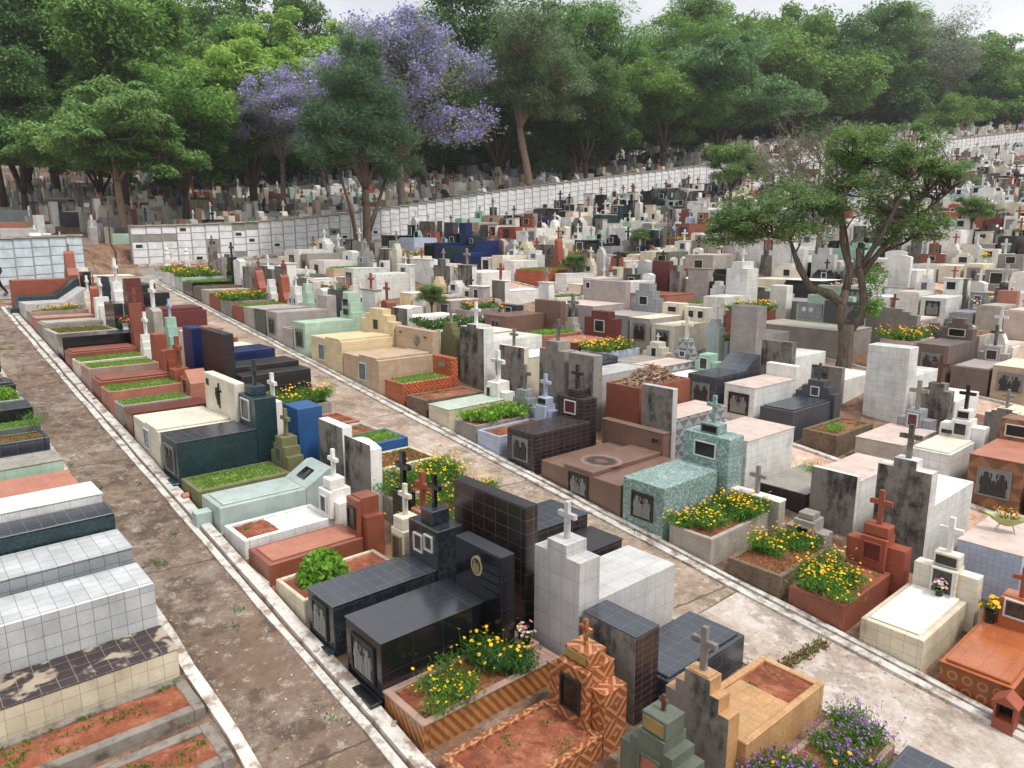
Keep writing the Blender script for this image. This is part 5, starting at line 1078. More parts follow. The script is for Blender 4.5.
C = np.stack([q.normal(0, .13, 60), q.normal(0, .05, 60), .34 + q.uniform(-.02, .16, 60)], 1); obj('blossoms', cards_mesh('flowers', star(C, np.full(60, .024), unit(C - [0, 0, .2]), 'orange_petal')[:1] + [(cards(C - [0, 0, .04], np.full(60, .12), np.full(60, .025), unit(C - [0, 0, .2]), unit(q.normal(0, 1, (60, 3))), q), 'dry_grass')]), root)
s = find('dark grey tiled tomb in the bottom'); vase('small clay figurine pot on corner of dark grey tomb', s, s['yx'](2.75), s['L'] + .12, s['hh'], 'salmon', 'mixed_petal', .08, 5, .9)
def statue(label, X, Y, z):
    root = thing('angel_statue', label, 'statue', (X, Y, z), -1.2, 'white statues by the niche wall')
    b = MB().mat('whitewash'); b.lathe([(.2, -.05), (.2, .1), (.15, .14), (.17, .4), (.13, .62), (.15, .74), (.05, .82)], 10); obj('robe', b, root)
    b = MB().mat('whitewash'); b.lathe([(.03, .8), (.09, .86), (.1, .93), (.07, 1.0), (.01, 1.03)], 10); obj('head', b, root)
    for sx in (-1, 1):
        b = MB().mat('whitewash'); b.prism([(sx * .05, .45), (sx * .22, .5), (sx * .26, .75), (sx * .2, .92), (sx * .06, .75)], 'y', .1, .14); obj('wing', b, root)
statue('white angel statue beside niche wall, the left of two', 12.3, 42.0, g(12.3, 42) + .5); statue('white angel statue beside niche wall, the right of two', 13.1, 41.4, g(13.1, 41.4) + .5)
cand = [t for t in TOMBS if not t['hero'] and id(t) in indiv and not t.get('fill') and t['dir'] > 0 and t['z'] < 45]
for t in cand[::4][:16]:
    pk = rnd.choice(['red_petal', 'mixed_petal', 'yellow_petal', 'orange_petal']); nm = {'r': 'red', 'm': 'pink', 'y': 'yellow', 'o': 'orange'}[pk[0]]
    lb = ' '.join((nm + ' flowers in vase on ' + t['label']).split()[:16])
    if lb not in USED: vase(lb, t, rnd.uniform(-.2, .2), t['L'] - .35, t['h'] + (.06 if t.get('lid') else .01), 'white_frame', pk, .16, 22, 1.5)
# free standing black cross, shrine
rt = thing('cross', 'black granite cross standing behind dark grey tomb at bottom right', 'cross', (8.35, 1.95, g(8.35, 1.95)), math.pi / 2 + .05)
b = MB().mat('black_granite'); b.prism(shift(cross_pts(.62, .2, .085, .64), 0, .42), 'y', -.04, .04); obj('cross_body', b, rt); b = MB().mat('grey_granite'); b.box(-.2, .2, -.14, .14, -.4, .42, .006); obj('pedestal', b, rt)
rt = thing('candle_shrine', 'small terracotta house shaped candle shrine by pale path', 'shrine', (11.2, 2.42, g(11.2, 2.42) - .02), -math.pi / 2)
b = MB().mat('red_paint'); b.box(-.13, .13, -.12, .12, -.1, .2); b.box(-.13, -.1, -.12, .12, .2, .44); b.box(.1, .13, -.12, .12, .2, .44); b.box(-.1, .1, .09, .12, .2, .44)
obj('housing', b, rt)
b = MB().mat('red_paint'); b.prism([(-.17, .44), (.17, .44), (0, .57)], 'y', -.15, .15); obj('roof', b, rt)
b = MB().mat('glass_dark'); b.box(-.1, .1, .07, .089, .2, .44); obj('dark_lining', b, rt)  # dark sheet across the back of the housing
n = 420; tt = q.uniform(0, 1, n); C = np.stack([9.75 + 1.2 * tt + q.normal(0, .05, n), 5.02 - .12 * tt + q.normal(0, .06, n), np.zeros(n)], 1); C[:, 2] = [g(a_, b_) + .04 for a_, b_ in C[:, :2]]
ax_ = unit(np.stack([q.normal(0, .8, n), q.normal(0, .8, n), np.ones(n)], 1)); h_ = n // 2
o = obj('weed_patch', cards_mesh('weed_patch', [(cards(C[:h_], q.uniform(.05, .12, h_), np.full(h_, .03), ax_[:h_], unit(q.normal(0, 1, (h_, 3))), q), 'herb'), (cards(C[h_:], q.uniform(.04, .1, n - h_), np.full(n - h_, .03), ax_[h_:], unit(q.normal(0, 1, (n - h_, 3))), q), 'red_weed')])); o['kind'] = 'stuff'; o['label'] = 'strip of green and reddish weeds across the pale path'; o['category'] = 'weeds'
wd = []
for k in range(18):
    Xk, Yk = rnd.choice([(rnd.uniform(2.9, 4.0), rnd.uniform(8, 30)), (rnd.choice([4.22, 4.1, 11.1, 11.26, 9.5, 18.5, 18.4]), rnd.uniform(4, 24))]); m_ = 12
    C = np.stack([Xk + q.normal(0, .05, m_), Yk + q.normal(0, .06, m_), np.full(m_, g(Xk, Yk) + .05)], 1); wd.append(cards(C, q.uniform(.05, .13, m_), np.full(m_, .022), unit(np.stack([q.normal(0, .6, m_), q.normal(0, .6, m_), np.ones(m_)], 1)), unit(q.normal(0, 1, (m_, 3))), q))
o = obj('weeds', cards_mesh('weeds', [(np.concatenate(wd), 'herb')])); o['kind'] = 'stuff'; o['label'] = 'small weeds sprouting from path joints and kerbs'; o['category'] = 'weeds'
n = 1500; xx = np.where(q.uniform(0, 1, n) < .5, q.uniform(2.85, 4.1, n), q.uniform(9.5, 11.1, n)); yy = q.uniform(3, 34, n); ed = q.uniform(0, 1, n) < .5
xx = np.where(ed, np.where(xx < 6, np.where(q.uniform(0, 1, n) < .5, 2.86, 4.05), np.where(q.uniform(0, 1, n) < .5, 9.54, 11.04)) + q.normal(0, .05, n), xx)
C = np.stack([xx, yy, [g(a_, b_) + .022 for a_, b_ in zip(xx, yy)]], 1); a_ = q.uniform(0, 6.3, n)
o = obj('leaf_litter', cards_mesh('leaf_litter', [(cards(C, q.uniform(.025, .07, n), q.uniform(.015, .035, n), unit(np.stack([np.cos(a_), np.sin(a_), q.normal(0, .12, n)], 1)), unit(np.stack([q.normal(0, .15, n), q.normal(0, .15, n), np.ones(n)], 1)), q), 'dry_leaf')])); o['kind'] = 'stuff'; o['label'] = 'fallen dry leaves littering the paths'; o['category'] = 'leaf litter'
# fallen tiles and rubble along the gutters
rr_ = random.Random(9)
for k in range(26):
    X, c = rr_.choice([(4.34, 0), (4.36, 0), (11.3, 1), (18.5, 2)]); Y = rr_.uniform(5, 30) if c < 2 else rr_.uniform(6, 20)
    sz = rr_.uniform(.025, .06); b = MB().mat(rr_.choice(['kerb_paint', 'kerb_paint', 'concrete', 'mossy_brick']))
    b.box(-sz, sz, -sz * .6, sz * .6, 0, sz * .7, sz * .12); o = obj('rubble_chunk', b, None, (X + rr_.uniform(-.06, .06), Y, g(X, Y) + .08)); o.rotation_euler = (rr_.uniform(-.2, .2), rr_.uniform(-.2, .2), rr_.uniform(0, 3))
    tag(o, 'small broken chunk of masonry on a whitewashed kerb', 'rubble', 'rubble on the kerbs')

# ------------------------------------------------------------------ niche wall
def niche_wall(label, pts, key, limit):
    """wall of burial niches: piers, backing and painted niche panels"""
    root = thing('niche_wall', label, 'wall', (pts[0][0], pts[0][1], g(pts[0][0], pts[0][1] - .3)), 0, None); O = Vector(root.location)
    back = MB().mat('wall_cement'); pier = MB().mat('wall_cement'); cap = MB().mat('pale_cement'); rest = MB().mat(key); cnt = 0
    for a, b_ in zip(pts[:-1], pts[1:]):
        ln = math.dist(a, b_); n = max(1, round(ln / .86)); d = Vector((b_[0] - a[0], b_[1] - a[1], 0)) / ln; ang = math.atan2(d.y, d.x)
        for i in range(n):
            x = a[0] + d.x * ln * i / n; y = a[1] + d.y * ln * i / n; z = g(x, y - .3)
            M = Matrix.Translation(Vector((x, y, z)) - O) @ Matrix.Rotation(ang, 4, 'Z'); c = ln / n
            back.M = M; back.box(0, c, .1, .5, -.6, 2.18); pier.M = M; pier.box(-.03, .03, .04, .1, -.4, 2.14); cap.M = M; cap.box(-.01, c + .01, -.02, .55, 2.18, 2.26)
            for k in range(5):
                z0 = .02 + k * .43
                if cnt < limit:
                    b = MB().mat(key if rnd.random() < .93 else 'concrete'); b.M = M; b.box(.035, c - .035, .06, .1, z0, z0 + .395); pn = obj('niche_panel', b, root)
                    if rnd.random() < .12:
                        b = MB().mat('bronze'); b.M = M; b.box(.2, .55, .045, .06, z0 + .1, z0 + .28); obj('name_plate', b, pn)
                else:
                    rest.M = M; rest.box(.035, c - .035, .06, .1, z0, z0 + .395)
                cnt += 1
    for nm, m_ in (('wall_body', back), ('piers', pier), ('coping', cap)): obj(nm, m_, root)
    if rest.v: o = obj('niche_panels', rest, root); o['kind'] = 'stuff'
niche_wall('short pale blue burial niche wall at left edge of cemetery', [(-8, 41.1), (4.75, 41.6), (8.6, 42.8)], 'niche_paint', 80)
niche_wall('long white burial niche wall climbing the hillside below the trees', [(11.8, 46.5), (24.4, 47.0), (40.5, 48.1), (51.4, 47.0), (63.9, 45.1), (89.2, 38.6), (117.2, 32.9), (150, 27)], 'niche_white', 100)
# thin leaning pole in the wall gap
b = MB().mat('bark'); b.tube([(0, 0, 0), (.05, 0, 1.6), (-.12, .05, 2.0), (-.1, .05, 3.6)], [.05, .05, .045, .035], 6); o = obj('wooden_pole', b, None, (9.6, 41.2, g(9.6, 41.2) - .1)); tag(o, 'thin crooked wooden pole in the niche wall gap', 'pole')

# ------------------------------------------------------------------ trees
def skeleton(rng, h, trunk_h, crown, ncl, lean=(0, 0), rt=.28, nl=6, fork=1, limb_mat='bark', sag=.1):
    """trunk, limbs and twigs reaching leaf-cluster centres inside the union of crown lobes; returns (MB, centres)"""
    mb = MB().mat(limb_mat); lobes = np.array(crown, float); wts = lobes[:, 3] * lobes[:, 4] * lobes[:, 5]; wts = wts / wts.sum()
    pts = []
    while len(pts) < ncl:
        l = lobes[rng.choice(len(lobes), p=wts)]; d = rng.normal(0, 1, 3); d /= np.linalg.norm(d); r = rng.uniform(.25, 1) ** .45
        p = l[:3] + d * r * l[3:6]
        if p[2] < trunk_h * .75: continue
        pts.append(p)
    C = np.array(pts); top = np.array([lean[0], lean[1], trunk_h])
    n = 7; tp = [Vector((lean[0] * (t ** 1.3) + .12 * math.sin(t * 5) * rt * 2, lean[1] * t ** 1.3 + .1 * math.cos(t * 4) * rt * 2, -.4 + (trunk_h + .4) * t)) for t in [i / (n - 1) for i in range(n)]]
    mb.tube(tp, [rt * (1.35 if i == 0 else 1.1 - .3 * i / n) for i in range(n)], 8)
    # limb ends: k-means over the clusters
    K = C[rng.choice(len(C), nl, replace=False)]
    for _ in range(5):
        a = np.argmin(((C[:, None] - K[None]) ** 2).sum(2), 1); K = np.array([C[a == k].mean(0) if (a == k).any() else K[k] for k in range(nl)])
    base = np.array(tp[-1])
    for k in range(nl):
        e = K[k] * .9 + base * .1; m1 = base + (e - base) * .35 + [0, 0, .06 * h]; m2 = base + (e - base) * .7 + rng.normal(0, .03 * h, 3)
        path = [base, m1, m2, e]; fine = []
        for i in range(3): fine += [path[i] + (path[i + 1] - path[i]) * t for t in (0, .5)]
        fine.append(e); L = len(fine)
        mb.tube([Vector(p) for p in fine], [rt * (.62 - .5 * i / L) for i in range(L)], 6)
        for c in C[a == k]:
            j = np.argmin(((np.array(fine) - c) ** 2).sum(1)); j = max(1, min(j, L - 2)); s_ = fine[j]
            mid = (s_ + c) / 2 + rng.normal(0, .02 * h, 3) - [0, 0, sag * .1 * h]
            mb.tube([Vector(s_), Vector(mid), Vector(c)], [rt * .2, rt * .12, rt * .04], 4, False)
    return mb, C
def foliage(rng, C, per, rad, flat, L, Wd, droop, key, up_bias=.8, key2=None, f2=0.):
    n = len(C) * per; idx = np.repeat(np.arange(len(C)), per); rs = rng.uniform(.6, 1.35, len(C))[idx]
    d = rng.normal(0, 1, (n, 3)); d /= np.linalg.norm(d, axis=1, keepdims=True); r = rng.uniform(0, 1, n) ** .4
    off = d * (r * rs * rad)[:, None]; off[:, 2] *= flat; off[:, 2] -= .18 * (off[:, 0] ** 2 + off[:, 1] ** 2) / rad
    P_ = C[idx] + off
    ax = unit(np.stack([d[:, 0] + rng.normal(0, .5, n), d[:, 1] + rng.normal(0, .5, n), rng.normal(-droop, .35, n)], 1))
    up = unit(np.stack([rng.normal(0, .45, n), rng.normal(0, .45, n), np.full(n, up_bias)], 1))
    v = cards(P_, L * rng.uniform(.6, 1.3, n), Wd * rng.uniform(.6, 1.3, n), ax, up, rng)
    return [(v, key)]
TREE = {}
def proto(kind, seed, h, trunk_h, crown, ncl, per, rad, flat, L, Wd, droop, key, barkm='bark', nl=6, rt=.3, lean=(0, 0), extra=None, up_bias=.8):
    per = int(per * 1.45); L *= .78; Wd *= .8
    rng = np.random.default_rng(seed); cr2 = []
    for l in crown:
        cr2.append((l[0], l[1], l[2], l[3] * .62, l[4] * .62, l[5] * .62))
        for k in range(7):
            d = rng.normal(0, 1, 3); d[2] = d[2] * .7 + .25; d /= np.linalg.norm(d); f = rng.uniform(.26, .46)
            cr2.append((l[0] + d[0] * l[3] * .72, l[1] + d[1] * l[4] * .72, l[2] + d[2] * l[5] * .72, l[3] * f, l[4] * f, l[5] * f * 1.1))
    mb, C = skeleton(rng, h, trunk_h, cr2, ncl, lean, rt, nl, limb_mat=barkm)
    TREE[kind] = dict(trunk=mb.mesh('trunk', True), crown=cards_mesh('crown', foliage(rng, C, per, rad, flat, L, Wd, droop, key, up_bias)))
    if extra:
        sel = C[extra['sel'](C, rng)]; TREE[kind]['blossoms'] = cards_mesh('blossoms', foliage(rng, sel + [0, 0, extra['dz']], extra['per'], extra['rad'], .8, extra['L'], extra['W'], -.2, extra['key'], .4))
lay = lambda *a: list(a)
proto('broad', 1, 15, 4.5, [(0, 0, 10, 6.5, 6.5, 4.5), (3.5, 1, 8, 4, 4, 2.6), (-3.5, -1, 8.6, 4, 4, 2.8)], 210, 190, 1.25, .5, .42, .17, .35, 'leaf_mid')
proto('dense', 2, 15, 4.2, [(0, 0, 9.8, 6, 6, 5), (-3, 2, 8, 4, 4, 3), (3, -2, 11, 3.6, 3.6, 3)], 220, 190, 1.2, .55, .4, .16, .45, 'leaf_dark')
proto('compound', 3, 12, 4, [(0, 0, 8, 5.6, 5.6, 3.2), (3.2, 0, 5.8, 3.4, 3.4, 2), (-3.6, .5, 6.6, 3, 3, 2.2)], 170, 190, 1.15, .36, .5, .17, .5, 'leaf_compound', 'bark_pale')
proto('lime', 4, 14, 4.5, [(0, 0, 10, 4.6, 4.6, 4.4), (2, 1, 12, 2.6, 2.6, 2.4)], 150, 170, 1.1, .5, .42, .17, .3, 'leaf_lime')
proto('layered', 5, 15, 5, [(0, 0, 9.5, 7.5, 7.5, 2.6), (4, 1, 11.5, 4, 4, 2), (-4, 0, 11, 4, 4, 2), (0, 0, 12.6, 4, 4, 1.8)], 230, 180, 1.3, .38, .4, .16, .3, 'leaf_blue')
proto('feather', 6, 16, 6, [(0, 0, 11.5, 6, 6, 3.8), (-2, 2, 14.5, 3.5, 3.5, 2)], 190, 180, 1.25, .42, .46, .1, .25, 'leaf_mid')
proto('olive', 7, 13, 5.4, [(0, 0, 9.8, 5, 5, 3.2), (2.5, 0, 8, 3, 3, 2)], 150, 150, 1.1, .5, .38, .1, .5, 'leaf_olive', 'bark_pale', lean=(-.9, .3))
proto('sparse', 8, 17, 6, [(0, 0, 12, 4.5, 4.5, 5)], 170, 60, 1.2, .6, .34, .1, .2, 'leaf_grey', 'twig', rt=.26)
proto('jacaranda', 9, 13, 4.3, [(0, 0, 9, 5.6, 5.6, 3.6), (3.5, -1, 6.6, 3, 3, 2.2), (-1, 0, 11.2, 3, 3, 1.6), (-3.4, .5, 8, 2.6, 2.6, 2)], 235, 46, 1.1, .5, .36, .12, .3, 'leaf_grey', 'twig', rt=.26, extra=dict(sel=lambda C, r: (r.uniform(0, 1, len(C)) < .85), dz=.25, per=84, rad=.75, L=.19, W=.14, key='jacaranda_petal'))
proto('round', 10, 6, 2.6, [(0, 0, 4.2, 2.4, 2.4, 1.25), (.4, .3, 5, 1.6, 1.6, .8)], 90, 150, .6, .45, .22, .08, .1, 'leaf_near', 'bark', rt=.13)
# pine: needles stand out from every twig end
rng = np.random.default_rng(21)
mb, C = skeleton(rng, 11, 3.6, [(.1, 0, 10.6, .9, .9, 1.1), (-.7, 0, 9.1, 1.5, 1.4, .9), (1.0, 0, 8.4, 1.5, 1.3, .9), (-1.7, .2, 7.2, 1.7, 1.4, .9), (1.9, 0, 6.8, 1.6, 1.4, .8), (-.3, 0, 7.4, 1.4, 1.4, 1.2), (-2.2, .3, 5.5, 1.4, 1.2, .7), (2.3, 0, 5.1, 1.5, 1.3, .7), (.2, 0, 5.6, 1.3, 1.3, .9)], 230, (.1, 0), .2, 8, limb_mat='bark')
mb.tube([(0, 0, .1), (-.5, .2, .9), (-.75, .2, 2.2), (-1.5, .3, 4.6)], [.2, .12, .1, .05], 6); mb.tube([(.1, 0, 1), (.7, -.1, 2.4), (1.8, 0, 4.4)], [.14, .12, .06], 6)
n = len(C) * 300; idx = np.repeat(np.arange(len(C)), 300); d = unit(rng.normal(0, 1, (n, 3)) + [0, 0, .35]); ln = rng.uniform(.2, .42, n)
cen = C[idx] + d * (ln * .5)[:, None] + rng.normal(0, .22, (n, 3))
TREE['pine'] = dict(trunk=mb.mesh('trunk', True), crown=cards_mesh('crown', [(cards(cen, ln, np.full(n, .032), d, unit(rng.normal(0, 1, (n, 3))), rng, .5), 'needle')]))
# the old forked tree that stands among the tombs
rng = np.random.default_rng(33); mb = MB().mat('bark_grey')
mb.tube([(0, 0, -.5), (-.02, 0, .15), (.03, .02, .8), (-.02, 0, 1.45), (0, 0, 1.9)], [.4, .29, .26, .25, .26], 10)
mb.tube([(-.08, .02, 1.7), (-.28, .05, 2.3), (-.22, .05, 2.7), (-.1, .1, 3.1)], [.2, .16, .16, .14], 8)
mb.tube([(.12, 0, 1.75), (.5, 0, 2.2), (.52, -.05, 2.8), (.3, 0, 3.7), (.15, 0, 4.6)], [.2, .15, .14, .12, .09], 8)
mb.tube([(-.22, .05, 2.6), (-.7, .1, 3.0), (-1.4, .1, 3.2), (-1.9, 0, 3.9), (-2.3, 0, 4.9), (-3.6, .1, 5.2)], [.18, .15, .13, .11, .07, .04], 7)
mb.tube([(-.1, .1, 3.1), (.0, .1, 3.8), (-.35, .2, 4.8), (-.5, .2, 6.2), (0, 0, 7.5)], [.15, .12, .1, .07, .04], 7)
mb.tube([(.3, 0, 3.6), (.9, .1, 4.4), (1.6, .1, 5.3), (2.5, .2, 6.6)], [.12, .1, .08, .05], 7)
mb.tube([(.3, 0, 3.9), (.8, -.4, 5.2), (1.5, -.5, 7.2)], [.1, .08, .05], 7)
mb.cur = 0; mb.mat('bark')
CR = [(1.4, .2, 7.8, 2.4, 2.2, 1.0), (-.2, 0, 8.0, 1.7, 2., .8), (-2.8, .1, 5.8, 2.4, 1.8, .95), (-.5, 0, 6.5, 2.2, 2., .9), (1.9, .3, 5.6, 1.6, 1.5, .8), (-4.0, .3, 5.3, 1.4, 1.4, .6), (2.5, 0, 7.0, 1.2, 1.4, .7)]
ctr = []; lobes = np.array(CR)
for k in range(330):
    l = lobes[rng.choice(len(lobes), p=lobes[:, 3] / lobes[:, 3].sum())]; d = rng.normal(0, 1, 3); d /= np.linalg.norm(d); ctr.append(l[:3] + d * l[3:6] * rng.uniform(.2, 1) ** .5)
C = np.array(ctr); anchors = [(-2.3, 0, 4.9), (-3.6, .1, 5.2), (-.5, .2, 6.2), (0, 0, 7.5), (2.5, .2, 6.6), (1.5, -.5, 7.2), (.15, 0, 4.6), (1.6, .1, 5.3), (-1.9, 0, 3.9), (-.35, .2, 4.8)]
A_ = []
for a0, a1 in (((-.22, .05, 2.6), (-1.4, .1, 3.2)), ((-1.4, .1, 3.2), (-2.3, 0, 4.9)), ((-2.3, 0, 4.9), (-3.6, .1, 5.2)), ((0, .1, 3.8), (-.5, .2, 6.2)), ((-.5, .2, 6.2), (0, 0, 7.5)), ((.9, .1, 4.4), (2.5, .2, 6.6)), ((.8, -.4, 5.2), (1.5, -.5, 7.2)), ((.9, .1, 4.4), (2.6, .3, 5.2)), ((1.6, .1, 5.3), (3.2, 0, 6.6)), ((-.5, .2, 6.2), (-2.2, .1, 6.0))):
    mb.tube([Vector(a0), (Vector(a0) + Vector(a1)) / 2 + Vector((.05, .05, -.06)), Vector(a1)], [.06, .05, .025], 5, False)
    A_ += [np.array(a0) + (np.array(a1) - np.array(a0)) * t for t in np.linspace(.2, 1, 7)]
A_ = np.array(A_)
for c in C:
    s_ = A_[rng.choice(np.argsort(((A_ - c) ** 2).sum(1))[:5])]; mid = (s_ + c) / 2 + rng.normal(0, .12, 3); mb.tube([Vector(s_), Vector(mid), Vector(c)], [.035, .022, .008], 4, False)
fo_ = foliage(rng, C, 150, .42, .55, .17, .042, .1, 'leaf_near', .8) + foliage(rng, C[rng.uniform(0, 1, len(C)) < .12] - [0, 0, .2], 18, .4, .6, .14, .04, .5, 'dry_leaf', .6)
cl = np.stack([rng.normal(.75, .2, 26), rng.normal(0, .2, 26), rng.uniform(2.2, 4.0, 26)], 1); fo_ += foliage(rng, cl, 70, .28, .8, .13, .05, .2, 'bush_leaf', .5)
jr = random.Random(2)
mb.v = [(x + jr.uniform(-1, 1) * (.022 if z < 4 else .004), y + jr.uniform(-1, 1) * (.022 if z < 4 else .004), z) for x, y, z in mb.v]
TREE['near'] = dict(trunk=mb.mesh('trunk', True), crown=cards_mesh('crown', fo_))
# leafless twiggy tree behind it
rng = np.random.default_rng(44); mb = MB().mat('twig')
def twig(p, d, L, r, lev):
    e = p + d * L; m = p + d * L * .5 + Vector(rng.normal(0, .05 * L, 3)); mb.tube([p, m, e], [r, r * .8, r * .6], 4 if lev > 1 else 6, False)
    if lev >= 6: return
    for _ in range(3 if lev > 0 else 4):
        nd = (d + Vector(rng.normal(0, .5, 3)) + Vector((0, 0, .12))).normalized(); twig(e, nd, L * rng.uniform(.6, .85), max(r * .58, .012), lev + 1)
twig(Vector((0, 0, -.3)), Vector((.05, 0, 1)), 2.3, .2, 0)
V_ = np.array(mb.v); tips = V_[rng.choice(len(V_), 420)]; tips = tips[tips[:, 2] > 3.2]
TREE['bare'] = dict(trunk=mb.mesh('trunk', True), crown=cards_mesh('crown', foliage(rng, tips, 9, .3, .6, .18, .05, .2, 'leaf_olive', .6)))
def plant(kind, label, px, depth, sc_, rz, name='tree', grp='trees behind the niche wall', dz=0., sz=1., at=None):
    lat = (px - 512) / 755. * depth; X = depth * math.sin(TH) + lat * math.cos(TH); Y = depth * math.cos(TH) - lat * math.sin(TH)
    if at: X, Y = at
    t = thing(name, label, 'tree', (X, Y, g(X, Y) + dz), rz, grp); t.scale = (sc_, sc_, sc_ * sz)
    for nm, me in TREE[kind].items(): obj(nm, me, t)
    return t
plant('near', 'old forked tree with pale trunk and flat leafy crown among the tombs', 0, 0, .95, R(-41), grp=None, at=(25.3, 11.55))
plant('bare', 'almost leafless grey twiggy tree behind the old forked tree', 820, 41, 1.08, .6, grp=None)
plant('round', 'small round crowned tree on thin stem above white tombs', 728, 52, 1.0, .3, grp=None, sz=1.1)
plant('pine', 'dark green pine with bushy needles in front of purple tree', 366, 49, 1.34, .4, grp=None, sz=.84)
plant('compound', 'pale trunked tree with drooping bright leaves by wall gap', 124, 47.5, .84, -.5)
plant('jacaranda', 'big jacaranda covered in purple blossom', 402, 58, 1.22, .2, sz=1.02, dz=-1.2)
plant('jacaranda', 'smaller purple jacaranda branch tree left of the pine', 286, 57, .78, 2.4, dz=1.0)
L_ = [('dense', 'broad dark tree at far left edge above tombs', 5, 58, .98, .3), ('broad', 'large round green tree filling the upper left', 128, 62, 1.1, 1.2), ('broad', 'wide green tree between upper left crown and lime tree', 190, 76, .95, 2.6), ('dense', 'dark tree shading graves under the upper left crown', 62, 72, 1.1, 4.1),
      ('lime', 'bright lime green tree left of the jacaranda', 256, 60, .98, .8), ('lime', 'second lime green crown behind the purple tree', 325, 76, 1.15, 2.2), ('dense', 'dark green tree rising behind the jacaranda top', 500, 78, 1.3, .5), ('olive', 'olive brown crowned tree on leaning pale trunk', 532, 66, .92, -.6),
      ('feather', 'feathery mid green tree right of the olive crown', 610, 88, 1.15, .9), ('feather', 'tall feathery tree poking above the skyline', 655, 104, 1.32, 3.3), ('layered', 'wide layered blue green tree above the round tree', 712, 86, 1.2, .2), ('broad', 'green tree just right of the wide layered tree', 775, 108, 1.4, 1.9),
      ('dense', 'dark crowned tree above the leafless grey tree', 835, 118, 1.5, 2.9), ('feather', 'green tree beneath the pale sparse crown at right', 885, 122, 1.42, 4.4), ('sparse', 'sparse greyish tree standing higher than its neighbours', 910, 120, 1.4, .4), ('broad', 'round green tree second from the right edge', 965, 122, 1.28, 5.1), ('dense', 'dark tree at the right edge above niche wall', 1035, 124, 1.2, .7),
      ('feather', 'leafy tree low over the right end of niche wall', 925, 112, .75, 2.0), ('layered', 'blue green tree in shade behind the layered crown', 590, 100, 1.1, 2.0), ('olive', 'dull olive tree behind the feathery tree', 565, 78, .92, 2.7),
      ('broad', 'tall green tree closing sky gap left of lime crown', 222, 92, 1.38, 1.5), ('dense', 'tall dark tree closing sky gap over feathery crown', 735, 132, 1.45, 3.6), ('dense', 'tree in the dark gap left of the jacaranda', 330, 90, 1.2, 1.0), ('broad', 'tree in the far gap over the olive crown', 450, 98, 1.25, 3.7), ('dense', 'tree far behind at upper left corner', -30, 84, 1.25, 2.2), ('broad', 'tree far behind the large round crown', 160, 96, 1.2, 5.2),
      ('dense', 'far tree closing gap between feathery trees', 690, 128, 1.25, 1.4), ('broad', 'far tree between dark crown and sparse tree', 800, 142, 1.3, .1), ('dense', 'far tree behind the sparse greyish crown', 945, 148, 1.3, 3.0), ('broad', 'last far tree beyond the right edge crown', 1010, 152, 1.25, 4.0), ('layered', 'far blue green tree behind lime crowns', 240, 104, 1.2, 1.1), ('dense', 'far dark tree left of the tall feathery tree', 545, 118, 1.2, 5.5), ('broad', 'far tree under the tall feathery crown', 640, 138, 1.2, 2.5), ('dense', 'far shade tree behind upper left trunks', 90, 110, 1.1, .9), ('broad', 'far shade tree behind jacaranda trunks', 400, 118, 1.15, 1.7), ('dense', 'far shade tree behind layered trunk', 745, 150, 1.2, 2.1), ('dense', 'far shade tree behind right hand trunks', 880, 160, 1.25, 5.9)]
for a in L_: plant(a[0], a[1], a[2], a[3], a[4] * 1.2, a[5], sz=(1.16 if a[2] < 130 else 1.05) * (1.12 if 'leaning' in a[1] else 1), dz=-.6 if 'leaning' in a[1] else -1.3 - .01 * (a[2] - 58))
L2 = [('broad', 'leafy tree on dark trunk close behind wall left of pine', 188, 54, .86, 3.4), ('dense', 'dark tree close behind the short blue wall', 28, 52, .84, 2.0), ('dense', 'dark tree some way behind wall left of small jacaranda', 232, 84, .9, .7), ('dense', 'dark tree close behind wall under feathery crowns', 585, 74, .9, 4.0), ('broad', 'leafy tree close behind wall by layered trunk', 660, 80, .9, 2.2), ('dense', 'shaded low tree behind left hand graves', 35, 66, .8, 1.7), ('broad', 'low spreading tree behind the bright drooping tree', 105, 68, .85, 2.9), ('dense', 'low dark tree behind left jacaranda', 215, 74, .85, .4), ('broad', 'low tree under the lime crown', 285, 82, .9, 3.9), ('dense', 'low dark tree behind the pine trunk', 355, 84, .9, 5.0), ('broad', 'low tree behind jacaranda trunk', 440, 88, .95, .6), ('dense', 'low dark tree beside leaning olive trunk', 492, 92, 1.0, 2.4),
      ('broad', 'low tree between olive and feathery crowns', 560, 98, 1.0, 4.6), ('dense', 'low shade tree under feathery crowns', 615, 106, 1.0, 1.1), ('broad', 'low tree left of the layered trunk', 665, 112, 1.05, 3.1), ('dense', 'low dark tree right of the layered trunk', 735, 118, 1.05, 5.3), ('broad', 'low tree behind the leafless tree top', 800, 126, 1.1, .2), ('dense', 'low dark tree above right part of wall', 860, 130, 1.1, 2.2), ('broad', 'low tree above far right part of wall', 915, 134, 1.1, 4.2), ('dense', 'low dark tree near right frame edge', 985, 134, 1.1, 1.3),
      ('dense', 'dark tree mass far behind left crowns', 20, 125, 1.25, 3.3), ('broad', 'green tree mass far behind lime crown', 290, 130, 1.25, 5.6), ('dense', 'dark tree mass far behind the pine', 370, 142, 1.25, .8), ('broad', 'green tree mass far behind olive crown', 505, 148, 1.25, 2.6), ('dense', 'dark tree mass far behind layered crown', 700, 165, 1.25, 4.4), ('broad', 'green tree mass far behind dark crown', 830, 172, 1.3, 1.9), ('dense', 'dark tree mass far right behind all', 980, 178, 1.3, .3)]
for a in L2: plant(*a, dz=-1.7 if a[2] < 64 or 'close' in a[1] else -2.6 - .01 * (a[2] - 58))
